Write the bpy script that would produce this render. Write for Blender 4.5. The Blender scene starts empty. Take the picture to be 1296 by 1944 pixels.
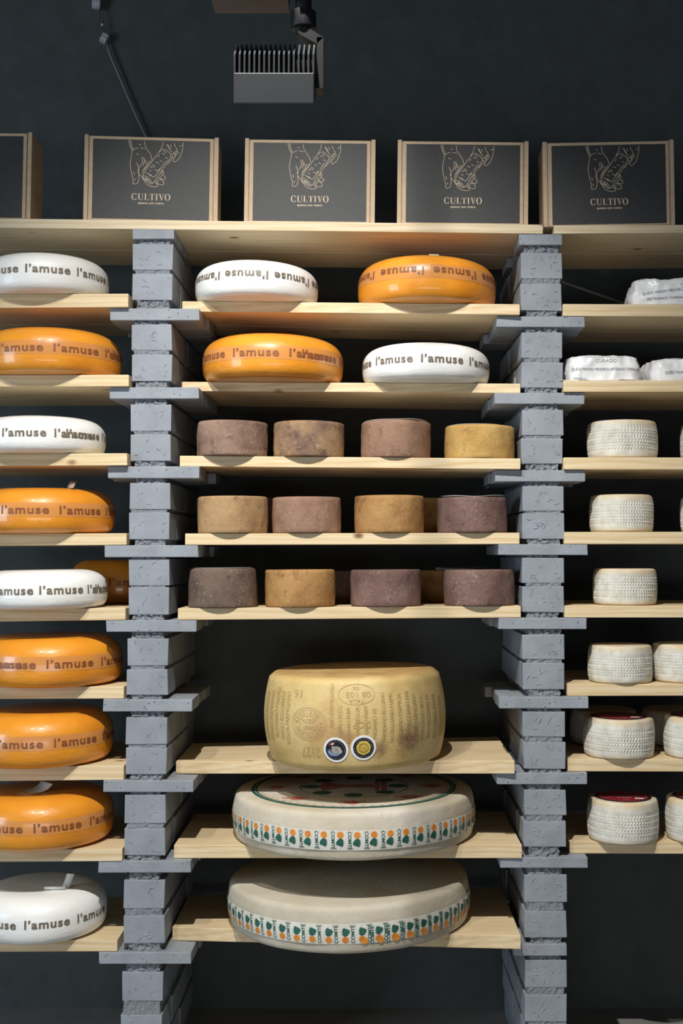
import bpy, bmesh, math, random
from mathutils import Vector, Matrix, noise
random.seed(7)
C = bpy.context.scene.collection
SC = bpy.context.scene

# ------------------------------------------------------------------ camera
F = 2250.0            # focal length in pixels of the 1296x1944 frame
CX, CY = 700.0, 972.0
CAMZ = 1.24
PITCH = math.radians(2.0)
cam_d = bpy.data.cameras.new('camera')
cam_d.sensor_fit = 'VERTICAL'
cam_d.sensor_height = 36.0
cam_d.lens = F / 1944 * 36.0
cam_d.shift_x = -(CX - 648) / 1944
cam_d.clip_start = 0.05
cam = bpy.data.objects.new('camera', cam_d)
C.objects.link(cam)
cam.location = (0, 0, CAMZ)
cam.rotation_euler = (math.pi / 2 + PITCH, 0, 0)
SC.camera = cam

# ------------------------------------------------------------------ light
SC.view_settings.view_transform = 'Standard'
SC.view_settings.look = 'None'
SC.view_settings.exposure = 0.0
SC.view_settings.gamma = 1.0
SC.view_settings.use_curve_mapping = False
W = bpy.data.worlds.new('room_light')
SC.world = W
W.use_nodes = True
W.node_tree.nodes['Background'].inputs[0].default_value = (0.72, 0.86, 1.0, 1)
W.node_tree.nodes['Background'].inputs[1].default_value = 0.055

def spot(name, loc, target, power, size, blend=0.3, radius=0.03, col=(1, .965, .9)):
    d = bpy.data.lights.new(name, 'SPOT')
    d.energy = power; d.spot_size = math.radians(size); d.spot_blend = blend
    d.shadow_soft_size = radius; d.color = col
    o = bpy.data.objects.new(name, d); C.objects.link(o)
    o.location = loc
    o.rotation_euler = (Vector(target) - Vector(loc)).to_track_quat('-Z', 'Y').to_euler()
    return o
def area(name, loc, target, power, sx, sy, col=(1, 1, 1)):
    d = bpy.data.lights.new(name, 'AREA')
    d.shape = 'RECTANGLE'; d.size = sx; d.size_y = sy; d.energy = power; d.color = col
    o = bpy.data.objects.new(name, d); C.objects.link(o)
    o.location = loc
    o.rotation_euler = (Vector(target) - Vector(loc)).to_track_quat('-Z', 'Y').to_euler()
    return o
KEY = 352
spot('ceiling_spot', (-0.26, 0.95, 3.25), (-0.06, 2.85, 0.72), KEY, 58, 0.9, 0.02, (1, .975, .93))
spot('ceiling_spot', (-0.95, 0.95, 3.25), (0.10, 2.85, 0.75), KEY * .28, 58, 0.9, 0.02, (1, .975, .93))
# added, unseen lamps aimed down so floor bounce brightens the shelf undersides
spot('bounce_fill_spot', (-0.7, 0.6, 3.2), (-0.7, 0.6, 0.0), 70, 56, 0.6, 0.05)
spot('bounce_fill_spot', (0.7, 0.6, 3.2), (0.7, 0.6, 0.0), 70, 56, 0.6, 0.05)
# daylight: the far shop front and a window at the side
area('shop_front_light', (0.2, -3.0, 0.35), (0.0, 2.8, 1.6), 36, 4.0, 0.6, (0.97, 0.98, 1.0))
area('side_window_light', (-4.2, 0.2, 1.35), (0.2, 3.0, 1.2), 75, 1.4, 2.0, (0.72, 0.87, 1.0))

# ------------------------------------------------------------------ helpers
def at(px, py, Y):
    "the point at depth Y seen at a picture position"
    x = (px - CX) / F; y = (CY - py) / F
    c, s = math.cos(PITCH), math.sin(PITCH)
    d = Vector((x, c - y * s, s + y * c))
    return Vector((0, 0, CAMZ)) + d * (Y / d.y)
def wx(px, Y): return at(px, 1050, Y).x
def wz(py, Y): return at(700, py, Y).z
def y_at_z(py, z):
    d = at(700, py, 1.0) - Vector((0, 0, CAMZ))
    return (z - CAMZ) / d.z if abs(d.z) > 1e-6 else 1e9

class MB:
    def __init__(s): s.v = []; s.f = []; s.m = []; s.sm = []
    def add(s, verts, faces, mi=0, smooth=False):
        b = len(s.v); s.v += [tuple(p) for p in verts]
        for f in faces:
            s.f.append([b + i for i in f]); s.m.append(mi); s.sm.append(smooth)
    def box(s, x0, x1, y0, y1, z0, z1, mi=0):
        v = [(x, y, z) for x in (x0, x1) for y in (y0, y1) for z in (z0, z1)]
        s.add(v, [(0, 1, 3, 2), (4, 6, 7, 5), (0, 4, 5, 1), (2, 3, 7, 6), (0, 2, 6, 4), (1, 5, 7, 3)], mi)
    def build(s, name, mats, parent=None, bevel=0.0, seg=2, loc=None):
        me = bpy.data.meshes.new(name)
        me.from_pydata(s.v, [], s.f)
        for mt in (mats if isinstance(mats, (list, tuple)) else [mats]): me.materials.append(mt)
        for p, mi, sm in zip(me.polygons, s.m, s.sm):
            p.material_index = mi; p.use_smooth = sm
        if bevel:
            bm = bmesh.new(); bm.from_mesh(me)
            bmesh.ops.recalc_face_normals(bm, faces=bm.faces)
            bmesh.ops.bevel(bm, geom=list(bm.edges), offset=bevel, segments=seg, affect='EDGES', profile=0.6)
            bm.to_mesh(me); bm.free()
        else:
            bm = bmesh.new(); bm.from_mesh(me)
            bmesh.ops.recalc_face_normals(bm, faces=bm.faces)
            bm.to_mesh(me); bm.free()
        me.update()
        o = bpy.data.objects.new(name, me); C.objects.link(o)
        if parent: o.parent = parent
        if loc is not None: o.location = loc
        return o

def decal(name, verts, faces, mats, parent, mi=None):
    "a thin printed layer: faces kept as given"
    me = bpy.data.meshes.new(name)
    me.from_pydata([tuple(v) for v in verts], [], faces)
    for mt in (mats if isinstance(mats, (list, tuple)) else [mats]): me.materials.append(mt)
    if mi:
        for p, k in zip(me.polygons, mi): p.material_index = k
    me.update()
    o = bpy.data.objects.new(name, me); C.objects.link(o)
    o.parent = parent
    return o

def thing(name, loc, label, cat, group=None, rz=0.0):
    o = bpy.data.objects.new(name, None); C.objects.link(o)
    o.empty_display_size = .05
    o.location = loc; o.rotation_euler = (0, 0, rz)
    o['label'] = label; o['category'] = cat
    if group: o['group'] = group
    return o
def struct(o):
    o['kind'] = 'structure'; return o

def lathe(mb, prof, N=96, mi=0, smooth=True, dr=None):
    "prof: list of (r, z) bottom to top; poles closed with fans"
    vs = []
    for (r, z) in prof:
        for k in range(N):
            a = 2 * math.pi * k / N
            rr = r + (dr(a, r, z) if dr else 0)
            vs.append((rr * math.sin(a), -rr * math.cos(a), z))
    fs = []
    for i in range(len(prof) - 1):
        for k in range(N):
            k2 = (k + 1) % N
            fs.append((i * N + k, i * N + k2, (i + 1) * N + k2, (i + 1) * N + k))
    n = len(vs)
    vs.append((0, 0, prof[0][1])); vs.append((0, 0, prof[-1][1]))
    L = (len(prof) - 1) * N
    for k in range(N):
        k2 = (k + 1) % N
        fs.append((n, k2, k)); fs.append((n + 1, L + k, L + k2))
    mb.add(vs, fs, mi, smooth)

def tube(mb, pts, r, n=10, mi=0):
    pts = [Vector(p) for p in pts]
    vs = []; fs = []
    for i, p in enumerate(pts):
        t = (pts[min(i + 1, len(pts) - 1)] - pts[max(i - 1, 0)]).normalized()
        a = t.orthogonal().normalized() if i == 0 else (a - t * a.dot(t)).normalized()
        b = t.cross(a)
        for k in range(n):
            an = 2 * math.pi * k / n
            vs.append(p + (a * math.cos(an) + b * math.sin(an)) * r)
    for i in range(len(pts) - 1):
        for k in range(n):
            k2 = (k + 1) % n
            fs.append((i * n + k, i * n + k2, (i + 1) * n + k2, (i + 1) * n + k))
    fs.append(list(range(n))[::-1]); fs.append([(len(pts) - 1) * n + k for k in range(n)])
    mb.add(vs, fs, mi, True)

_tc = {}
def text2d(body, w, h, bold=0.0, cut=0.004, space=1.0):
    "letter shapes centred on 0,0 scaled to width w and height h (either may be None)"
    key = (body, bold, space)
    if key not in _tc:
        cu = bpy.data.curves.new('type', 'FONT'); cu.body = body; cu.size = 1.0
        cu.offset = bold; cu.space_character = space; cu.resolution_u = 3; cu.fill_mode = 'FRONT'
        ob = bpy.data.objects.new('type', cu); C.objects.link(ob)
        dg = bpy.context.evaluated_depsgraph_get(); dg.update()
        me = bpy.data.meshes.new_from_object(ob.evaluated_get(dg))
        bm = bmesh.new(); bm.from_mesh(me)
        bpy.data.objects.remove(ob); bpy.data.meshes.remove(me)
        bmesh.ops.remove_doubles(bm, verts=bm.verts, dist=1e-5)
        vs = [v.co.copy() for v in bm.verts]
        fs = [[v.index for v in f.verts] for f in bm.faces]
        bm.free()
        x0 = min(v.x for v in vs); x1 = max(v.x for v in vs)
        y0 = min(v.y for v in vs); y1 = max(v.y for v in vs)
        _tc[key] = ([(v.x - (x0 + x1) / 2, v.y - (y0 + y1) / 2) for v in vs], fs, x1 - x0, y1 - y0)
    vs, fs, ww, hh = _tc[key]
    sx = w / ww if w else h / hh
    sy = h / hh if h else w / ww
    vv = [(x * sx, y * sy) for x, y in vs]
    return refine(vv, fs, cut) if cut else (vv, fs)
_rc = {}
def refine(vv, fs, cut):
    bm = bmesh.new()
    bv = [bm.verts.new((x, y, 0)) for x, y in vv]
    for f in fs:
        try: bm.faces.new([bv[i] for i in f])
        except ValueError: pass
    for ax in (0, 1):
        lo = min(v[ax] for v in vv); hi = max(v[ax] for v in vv)
        k = lo + cut
        while k < hi:
            co = [0, 0, 0]; co[ax] = k; no = [0, 0, 0]; no[ax] = 1
            bmesh.ops.bisect_plane(bm, geom=bm.verts[:] + bm.edges[:] + bm.faces[:], plane_co=co, plane_no=no)
            k += cut
    bm.verts.index_update()
    out = ([(v.co.x, v.co.y) for v in bm.verts], [[v.index for v in f.verts] for f in bm.faces])
    bm.free()
    return out
def ellipse2d(a, b, n=24, cx=0, cy=0):
    return [(cx + a * math.cos(2 * math.pi * k / n), cy + b * math.sin(2 * math.pi * k / n)) for k in range(n)], [list(range(n))]
def ring2d(a, b, t, n=48, a0=0, a1=2 * math.pi, cx=0, cy=0):
    vs = []; fs = []
    for k in range(n + 1):
        an = a0 + (a1 - a0) * k / n
        vs.append((cx + a * math.cos(an), cy + b * math.sin(an)))
        vs.append((cx + (a - t) * math.cos(an), cy + (b - t) * math.sin(an)))
    for k in range(n): fs.append([2 * k, 2 * k + 2, 2 * k + 3, 2 * k + 1])
    return vs, fs
def line2d(pts, w):
    vs = []; fs = []
    for i in range(len(pts) - 1):
        a = Vector(pts[i]); b = Vector(pts[i + 1]); d = (b - a)
        if d.length < 1e-9: continue
        d.normalize(); n = Vector((-d.y, d.x)) * w / 2; e = d * w * .3
        k = len(vs)
        vs += [tuple(a - e + n), tuple(a - e - n), tuple(b + e - n), tuple(b + e + n)]
        fs.append([k, k + 1, k + 2, k + 3])
    return vs, fs

class Wrap:
    "collects 2-D shapes laid on a round side: u along the circumference, v upward"
    def __init__(s, rfun): s.r = rfun; s.v = []; s.f = []; s.m = []
    def put(s, shape, phi, zc, mi=0, flip=False, rot=0, off=.0008):
        vs, fs = shape; b = len(s.v)
        R = s.r(zc); c, sn = math.cos(rot), math.sin(rot)
        for (x, y) in vs:
            u, v = x * c - y * sn, x * sn + y * c
            if flip: u, v = -u, -v
            z = zc + v; a = phi + u / R; rr = s.r(z) + off
            s.v.append((rr * math.sin(a), -rr * math.cos(a), z))
        for f in fs: s.f.append([b + i for i in f]); s.m.append(mi)
    def build(s, name, mats, parent): return decal(name, s.v, s.f, mats, parent, s.m)

# ------------------------------------------------------------------ materials
def nt(name):
    m = bpy.data.materials.new(name); m.use_nodes = True
    n = m.node_tree.nodes; l = m.node_tree.links
    return m, n, l, n['Principled BSDF']
def coords(n, l, scale=(1, 1, 1), rnd=True):
    tc = n.new('ShaderNodeTexCoord'); mp = n.new('ShaderNodeMapping')
    mp.inputs['Scale'].default_value = scale
    l.new(tc.outputs['Object'], mp.inputs['Vector'])
    if rnd:
        oi = n.new('ShaderNodeObjectInfo'); ml = n.new('ShaderNodeMath'); ml.operation = 'MULTIPLY'
        ml.inputs[1].default_value = 37.0
        l.new(oi.outputs['Random'], ml.inputs[0]); l.new(ml.outputs[0], mp.inputs['Location'])
    return mp.outputs['Vector']
def noise_n(n, l, vec, scale, detail=4, rough=.55, dist=0):
    t = n.new('ShaderNodeTexNoise'); t.inputs['Scale'].default_value = scale
    t.inputs['Detail'].default_value = detail; t.inputs['Roughness'].default_value = rough
    t.inputs['Distortion'].default_value = dist
    l.new(vec, t.inputs['Vector']); return t.outputs['Fac']
def ramp(n, l, fac, stops):
    r = n.new('ShaderNodeValToRGB'); e = r.color_ramp.elements
    while len(e) < len(stops): e.new(0.5)
    for k, (p, c) in enumerate(stops):
        e[k].position = p; e[k].color = (*c, 1) if len(c) == 3 else c
    l.new(fac, r.inputs[0]); return r.outputs[0]
def mixc(n, l, fac, a, b, mode='MIX'):
    m = n.new('ShaderNodeMix'); m.data_type = 'RGBA'; m.blend_type = mode
    for s, v in ((0, fac), (6, a), (7, b)):
        if hasattr(v, 'is_linked'): l.new(v, m.inputs[s])
        elif s == 0: m.inputs[0].default_value = v
        else: m.inputs[s].default_value = (*v, 1)
    return m.outputs[2]
def bump(n, l, b, h, strength=.3, dist=.002):
    bp = n.new('ShaderNodeBump'); bp.inputs['Strength'].default_value = strength
    bp.inputs['Distance'].default_value = dist
    l.new(h, bp.inputs['Height']); l.new(bp.outputs[0], b.inputs['Normal'])
def simple(name, c1, c2=None, scale=10, rough=.6, bumpd=0, bscale=80, coat=0, spec=.5, lo=.35, hi=.65, detail=5):
    m, n, l, b = nt(name)
    v = coords(n, l)
    if c2 is not None:
        l.new(ramp(n, l, noise_n(n, l, v, scale, detail), [(lo, c1), (hi, c2)]), b.inputs['Base Color'])
    else: b.inputs['Base Color'].default_value = (*c1, 1)
    b.inputs['Roughness'].default_value = rough
    b.inputs['Specular IOR Level'].default_value = spec
    b.inputs['Coat Weight'].default_value = coat; b.inputs['Coat Roughness'].default_value = .12
    if bumpd: bump(n, l, b, noise_n(n, l, v, bscale, 6, .6), 1.0, bumpd)
    return m

def pine(name, tone):
    m, n, l, b = nt(name)
    v = coords(n, l, (.12, 1, 1))
    wv = n.new('ShaderNodeTexWave'); wv.wave_type = 'RINGS'; wv.rings_direction = 'X'
    for k, x in (('Scale', 26), ('Distortion', 5), ('Detail', 3), ('Detail Scale', 1.6), ('Detail Roughness', .5)):
        wv.inputs[k].default_value = x
    l.new(v, wv.inputs['Vector'])
    c = [tuple(t * x for t, x in zip(tone, k)) for k in ((1.0, 1.0, 1.0), (.94, .90, .82), (.83, .74, .60))]
    col = ramp(n, l, wv.outputs['Fac'], [(0, c[0]), (.6, c[1]), (1, c[2])])
    big = noise_n(n, l, coords(n, l, (.5, 3, 3)), 3, 3)
    col = mixc(n, l, .35, col, ramp(n, l, big, [(.35, tuple(x * .82 for x in tone)), (.65, tuple(min(1, x * 1.1) for x in tone))]))
    fine = noise_n(n, l, coords(n, l, (3, 260, 260)), 1, 4)
    col = mixc(n, l, .10, col, ramp(n, l, fine, [(.4, (.3, .2, .1)), (.6, (1, .95, .85))]))
    vo = n.new('ShaderNodeTexVoronoi'); vo.inputs['Scale'].default_value = 1.0
    l.new(coords(n, l, (5.5, 9, 9)), vo.inputs['Vector'])
    kn = ramp(n, l, vo.outputs['Distance'], [(.04, (1, 1, 1)), (.095, (.0, .0, .0))])
    col = mixc(n, l, kn, col, (.20, .10, .045))
    l.new(col, b.inputs['Base Color'])
    b.inputs['Roughness'].default_value = .62
    b.inputs['Specular IOR Level'].default_value = .3
    bump(n, l, b, fine, .35, .0006)
    return m
M_PINE = pine('pine_wood', (.715, .565, .345))
M_PINE2 = pine('pine_wood_pale', (.745, .62, .42))

def painted(name, col, bd, bs, rough=.55, pores=False):
    m, n, l, b = nt(name)
    v = coords(n, l, rnd=False)
    l.new(ramp(n, l, noise_n(n, l, v, 14, 5), [(.3, tuple(x * .86 for x in col)), (.7, tuple(x * 1.1 for x in col))]), b.inputs['Base Color'])
    b.inputs['Roughness'].default_value = rough
    b.inputs['Specular IOR Level'].default_value = .35
    h = noise_n(n, l, v, bs, 8, .65)
    if pores:      # little open pores in the tile edges
        vo = n.new('ShaderNodeTexVoronoi'); vo.inputs['Scale'].default_value = 1.0
        l.new(coords(n, l, (75, 75, 130), rnd=False), vo.inputs['Vector'])
        sp = ramp(n, l, vo.outputs['Distance'], [(.10, (1, 1, 1)), (.22, (0, 0, 0))])
        pk = ramp(n, l, noise_n(n, l, v, 30, 3), [(.50, (0, 0, 0)), (.56, (1, 1, 1))])
        msk = mixc(n, l, 1.0, sp, pk, 'MULTIPLY')
        src = b.inputs['Base Color'].links[0].from_socket
        l.new(mixc(n, l, msk, src, (.05, .055, .06)), b.inputs['Base Color'])
    bump(n, l, b, h, .8, bd)
    return m
M_BRICK = painted('grey_painted_brick', (.262, .285, .318), .0012, 90)
M_LEDGE = painted('grey_painted_tile', (.275, .298, .33), .0015, 120, pores=True)
M_MORTAR = painted('grey_painted_mortar', (.235, .255, .283), .006, 160, .8)
M_WALL = painted('dark_wall_paint', (.064, .074, .0745), .003, 22, .75)
M_CEIL = simple('ceiling_paint', (.05, .055, .06), rough=.9)
M_FLOOR = simple('concrete_floor', (.25, .24, .225), (.30, .29, .27), 6, .5, .001)

def gouda(name, c1, c2, edge, rough, coat):
    m, n, l, b = nt(name)
    v = coords(n, l)
    col = ramp(n, l, noise_n(n, l, v, 9, 6), [(.3, c1), (.7, c2)])
    col = mixc(n, l, ramp(n, l, noise_n(n, l, v, 45, 3), [(.62, (0, 0, 0)), (.8, (.5, .5, .5))]), col, edge)
    l.new(col, b.inputs['Base Color'])
    b.inputs['Roughness'].default_value = rough
    b.inputs['Coat Weight'].default_value = coat; b.inputs['Coat Roughness'].default_value = .07
    b.inputs['Subsurface Weight'].default_value = .05
    b.inputs['Subsurface Radius'].default_value = (.01, .006, .003)
    bump(n, l, b, noise_n(n, l, coords(n, l, (1, 1, 2.5)), 38, 5, .6), .5, .0022)
    return m
M_ORANGE = gouda('orange_cheese_wax', (.70, .245, .014), (.80, .32, .022), (.60, .19, .01), .38, .55)
M_WHITE = gouda('white_cheese_coating', (.80, .795, .77), (.88, .875, .85), (.78, .76, .72), .42, .25)
M_BAND = simple('printed_tape', (.60, .25, .075), (.66, .27, .06), 12, .3, coat=.5)
M_INKO = simple('brown_ink', (.20, .062, .022), (.27, .09, .03), 60, .45)
M_INKW = simple('dark_brown_ink', (.135, .105, .075), (.2, .165, .12), 70, .5)
M_PAPER = simple('white_paper', (.80, .79, .76), (.70, .69, .66), 14, .6)
M_CURL = simple('brownish_paper', (.36, .25, .19), (.28, .19, .14), 60, .6)
M_LID = simple('waxed_paper', (.62, .57, .52), (.5, .45, .4), 14, .5)

def rind(name, ca, cb, dark, split=0.0, patch=.55, white=.0):
    "drum cheese rind: two tones, dark stains and a dusting of pale bloom"
    m, n, l, b = nt(name)
    v = coords(n, l)
    col = ramp(n, l, noise_n(n, l, v, 11, 6, .6), [(.36 + split, ca), (.62 + split, cb)])
    st = ramp(n, l, noise_n(n, l, v, 26, 7, .7, .6), [(patch, (0, 0, 0)), (patch + .16, (.8, .8, .8))])
    col = mixc(n, l, st, col, dark)
    bl = ramp(n, l, noise_n(n, l, v, 150, 5, .7), [(.56, (0, 0, 0)), (.72, (.55, .55, .55))])
    bl2 = ramp(n, l, noise_n(n, l, v, 16, 4, .6), [(.42, (.25, .25, .25)), (.62, (1, 1, 1))])
    col = mixc(n, l, mixc(n, l, 1.0, bl, bl2, 'MULTIPLY'), col, (.62, .54, .45))
    if white:
        ml = ramp(n, l, noise_n(n, l, v, 30, 8, .8, 1.2), [(.60, (0, 0, 0)), (.68, (white,) * 3)])
        col = mixc(n, l, ml, col, (.62, .56, .50))
    l.new(col, b.inputs['Base Color'])
    b.inputs['Roughness'].default_value = .66
    b.inputs['Specular IOR Level'].default_value = .3
    bump(n, l, b, noise_n(n, l, v, 70, 9, .75), 1.0, .0032)
    return m
MAUVE = ((.185, .108, .080), (.32, .205, .150)); TAN = ((.30, .170, .078), (.44, .275, .135))
GOLD = ((.44, .255, .072), (.58, .37, .12)); PLUM = ((.135, .072, .060), (.215, .128, .108)); DARK = ((.098, .064, .050), (.17, .115, .088))
BR = {}
def brown(k, ca, cb, dark=(.06, .03, .018), **kw):
    BR[k] = rind('brown_rind_' + k, ca, cb, dark, **kw)
brown('mauve', *MAUVE, patch=.52); brown('rosy', (.24, .132, .085), (.35, .21, .14), patch=.56); brown('mixed', MAUVE[0], TAN[1], patch=.54)
brown('tan', *TAN, patch=.56); brown('golden', *GOLD, patch=.60); brown('amber', (.32, .155, .05), (.46, .255, .09), patch=.55)
brown('plum', *PLUM, white=.6); brown('dusky', *DARK, white=.3); brown('plain_plum', *PLUM, white=.15)

def pleita(name):
    m, n, l, b = nt(name)
    v = coords(n, l)
    col = ramp(n, l, noise_n(n, l, v, 40, 7, .65), [(.3, (.48, .45, .37)), (.5, (.60, .58, .51)), (.7, (.69, .67, .61))])
    gr = ramp(n, l, noise_n(n, l, v, 18, 6, .7), [(.5, (0, 0, 0)), (.75, (.45, .45, .45))])
    col = mixc(n, l, gr, col, (.40, .385, .33))
    tc = n.new('ShaderNodeTexCoord'); sp = n.new('ShaderNodeSeparateXYZ'); l.new(tc.outputs['Generated'], sp.inputs[0])
    e = ramp(n, l, sp.outputs['Z'], [(.02, (.75, .75, .75)), (.13, (0, 0, 0)), (.80, (0, 0, 0)), (.93, (.85, .85, .85))])
    e = mixc(n, l, 1.0, e, ramp(n, l, noise_n(n, l, v, 14, 4), [(.3, (.2, .2, .2)), (.65, (1, 1, 1))]), 'MULTIPLY')
    col = mixc(n, l, e, col, (.60, .44, .22))
    l.new(col, b.inputs['Base Color']); b.inputs['Roughness'].default_value = .7
    bump(n, l, b, noise_n(n, l, v, 260, 6, .7), .7, .001)
    return m
M_PLEITA = pleita('woven_print_rind')
M_RED = simple('red_label', (.24, .012, .022), (.28, .016, .028), 30, .35, coat=.2)
M_BLACK = simple('black_label_rim', (.02, .012, .012), rough=.4)

def parm():
    m, n, l, b = nt('golden_hard_rind')
    v = coords(n, l, rnd=False)
    col = ramp(n, l, noise_n(n, l, v, 8, 6, .6), [(.3, (.49, .325, .115)), (.5, (.63, .46, .19)), (.7, (.69, .535, .26))])
    fine = noise_n(n, l, v, 190, 5, .7)
    col = mixc(n, l, ramp(n, l, fine, [(.5, (0, 0, 0)), (.75, (.4, .4, .4))]), col, (.40, .25, .09))
    tc = n.new('ShaderNodeTexCoord')
    for (c, r, k, clr) in (((.135, -.19, .06), .055, 1.0, (.20, .10, .06)), ((.06, -.21, .05), .03, .8, (.22, .12, .06)),
                           ((-.075, -.205, .088), .05, .55, (.48, .25, .12)), ((-.02, -.215, .075), .035, .7, (.36, .18, .09))):
        d = n.new('ShaderNodeVectorMath'); d.operation = 'DISTANCE'; d.inputs[1].default_value = c
        l.new(tc.outputs['Object'], d.inputs[0])
        nz = noise_n(n, l, v, 38, 5, .7)
        a = n.new('ShaderNodeMath'); a.operation = 'MULTIPLY_ADD'; a.inputs[1].default_value = r * 1.6; l.new(nz, a.inputs[0]); l.new(d.outputs['Value'], a.inputs[2])
        msk = ramp(n, l, a.outputs[0], [(r * 1.0, (k, k, k)), (r * 1.75, (0, 0, 0))])
        col = mixc(n, l, msk, col, clr)
    sp = n.new('ShaderNodeSeparateXYZ'); l.new(tc.outputs['Normal'], sp.inputs[0])
    topm = ramp(n, l, sp.outputs['Z'], [(.7, (0, 0, 0)), (.95, (.7, .7, .7))])
    col = mixc(n, l, topm, col, ramp(n, l, noise_n(n, l, v, 16, 5, .6), [(.35, (.36, .20, .07)), (.65, (.56, .37, .15))]))
    l.new(col, b.inputs['Base Color']); b.inputs['Roughness'].default_value = .5
    b.inputs['Specular IOR Level'].default_value = .35
    bump(n, l, b, fine, .6, .0012)
    return m
M_PARM = parm()
M_PINK = simple('stamped_rind_ink', (.40, .265, .105), (.50, .35, .15), 70, .6)
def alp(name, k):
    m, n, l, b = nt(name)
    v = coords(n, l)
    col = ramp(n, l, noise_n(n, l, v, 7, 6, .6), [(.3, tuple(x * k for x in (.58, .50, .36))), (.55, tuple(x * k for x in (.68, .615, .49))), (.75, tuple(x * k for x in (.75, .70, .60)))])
    col = mixc(n, l, ramp(n, l, noise_n(n, l, v, 23, 8, .75, .5), [(.62, (0, 0, 0)), (.74, (.5, .5, .5))]), col, (.33, .25, .16))
    col = mixc(n, l, ramp(n, l, noise_n(n, l, coords(n, l, (1, 1, 6)), 9, 7, .8, 1.0), [(.64, (0, 0, 0)), (.70, (.4, .4, .4))]), col, (.28, .21, .13))
    l.new(col, b.inputs['Base Color']); b.inputs['Roughness'].default_value = .62
    b.inputs['Specular IOR Level'].default_value = .3
    bump(n, l, b, noise_n(n, l, v, 70, 7, .65), .7, .002)
    return m
M_ALP = alp('cream_rind', .88)
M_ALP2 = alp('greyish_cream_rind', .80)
M_STRIP = simple('white_band_paper', (.72, .695, .63), (.64, .61, .53), 20, .6)
M_GREEN = simple('green_ink', (.012, .085, .06), (.02, .12, .09), 50, .5)
M_ORINK = simple('orange_ink', (.72, .24, .025), (.80, .33, .05), 60, .5)
M_ORDK = simple('dark_orange_ink', (.58, .14, .012), rough=.5)
M_REDINK = simple('faded_red_ink', (.40, .07, .045), (.50, .17, .11), 30, .6)
M_PKINK = simple('pale_red_ink', (.66, .40, .30), rough=.6)
M_DOT = simple('grey_ink', (.3, .33, .33), rough=.6)

def kraftm():
    m, n, l, b = nt('kraft_cardboard')
    v = coords(n, l)
    col = ramp(n, l, noise_n(n, l, v, 60, 5), [(.3, (.50, .37, .245)), (.7, (.58, .44, .30))])
    l.new(col, b.inputs['Base Color']); b.inputs['Roughness'].default_value = .75
    b.inputs['Specular IOR Level'].default_value = .2
    wv = n.new('ShaderNodeTexWave'); wv.bands_direction = 'Z'; wv.inputs['Scale'].default_value = 75; wv.inputs['Distortion'].default_value = .4
    l.new(v, wv.inputs['Vector']); bump(n, l, b, wv.outputs['Fac'], .35, .0006)
    return m
M_KRAFT = kraftm()
def panelm():
    m, n, l, b = nt('charcoal_print')
    v = coords(n, l)
    col = ramp(n, l, noise_n(n, l, v, 120, 4), [(.3, (.030, .031, .032)), (.7, (.040, .040, .040))])
    l.new(col, b.inputs['Base Color']); b.inputs['Roughness'].default_value = .55
    wv = n.new('ShaderNodeTexWave'); wv.bands_direction = 'Z'; wv.inputs['Scale'].default_value = 75; wv.inputs['Distortion'].default_value = .4
    l.new(v, wv.inputs['Vector']); bump(n, l, b, wv.outputs['Fac'], .12, .0003)
    return m
M_PANEL = panelm()
M_TAN = simple('tan_print', (.66, .52, .37), rough=.7)
M_BLKINK = simple('black_ink', (.03, .025, .02), rough=.7)
M_LAMP = simple('dark_lamp_metal', (.016, .020, .025), rough=.5)
M_LAMPD = simple('black_lamp_metal', (.006, .0065, .0075), rough=.5)
M_LAMPB = simple('driver_box_plastic', (.13, .10, .085), rough=.6)
M_CABLE = simple('grey_cable_sheath', (.19, .195, .205), rough=.5)
M_CONN = simple('white_connector_plastic', (.42, .45, .47), rough=.6)
M_COPPER = simple('brown_wire', (.10, .055, .03), rough=.5)
M_WRAP = simple('white_wrapping_paper', (.80, .80, .80), (.70, .70, .71), 9, .42, coat=.2)
M_BLUEINK = simple('blue_grey_ink', (.06, .085, .115), (.10, .12, .15), 60, .6)
M_GREYINK = simple('grey_print_ink', (.28, .28, .27), rough=.6)
M_SILV = simple('sticker_rim', (.82, .82, .82), rough=.45)
M_NAVY = simple('sticker_black', (.012, .014, .018), rough=.4)
M_GOLDF = simple('sticker_gold', (.60, .42, .06), (.72, .55, .12), 40, .4)
M_GOLDD = simple('sticker_dark_gold', (.34, .22, .03), rough=.4)
M_COW = simple('sticker_grey', (.30, .27, .25), (.45, .42, .4), 60, .5)
M_STKR = simple('sticker_red', (.5, .04, .04), rough=.5)
M_STKB = simple('sticker_blue', (.2, .3, .5), rough=.5)

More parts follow.
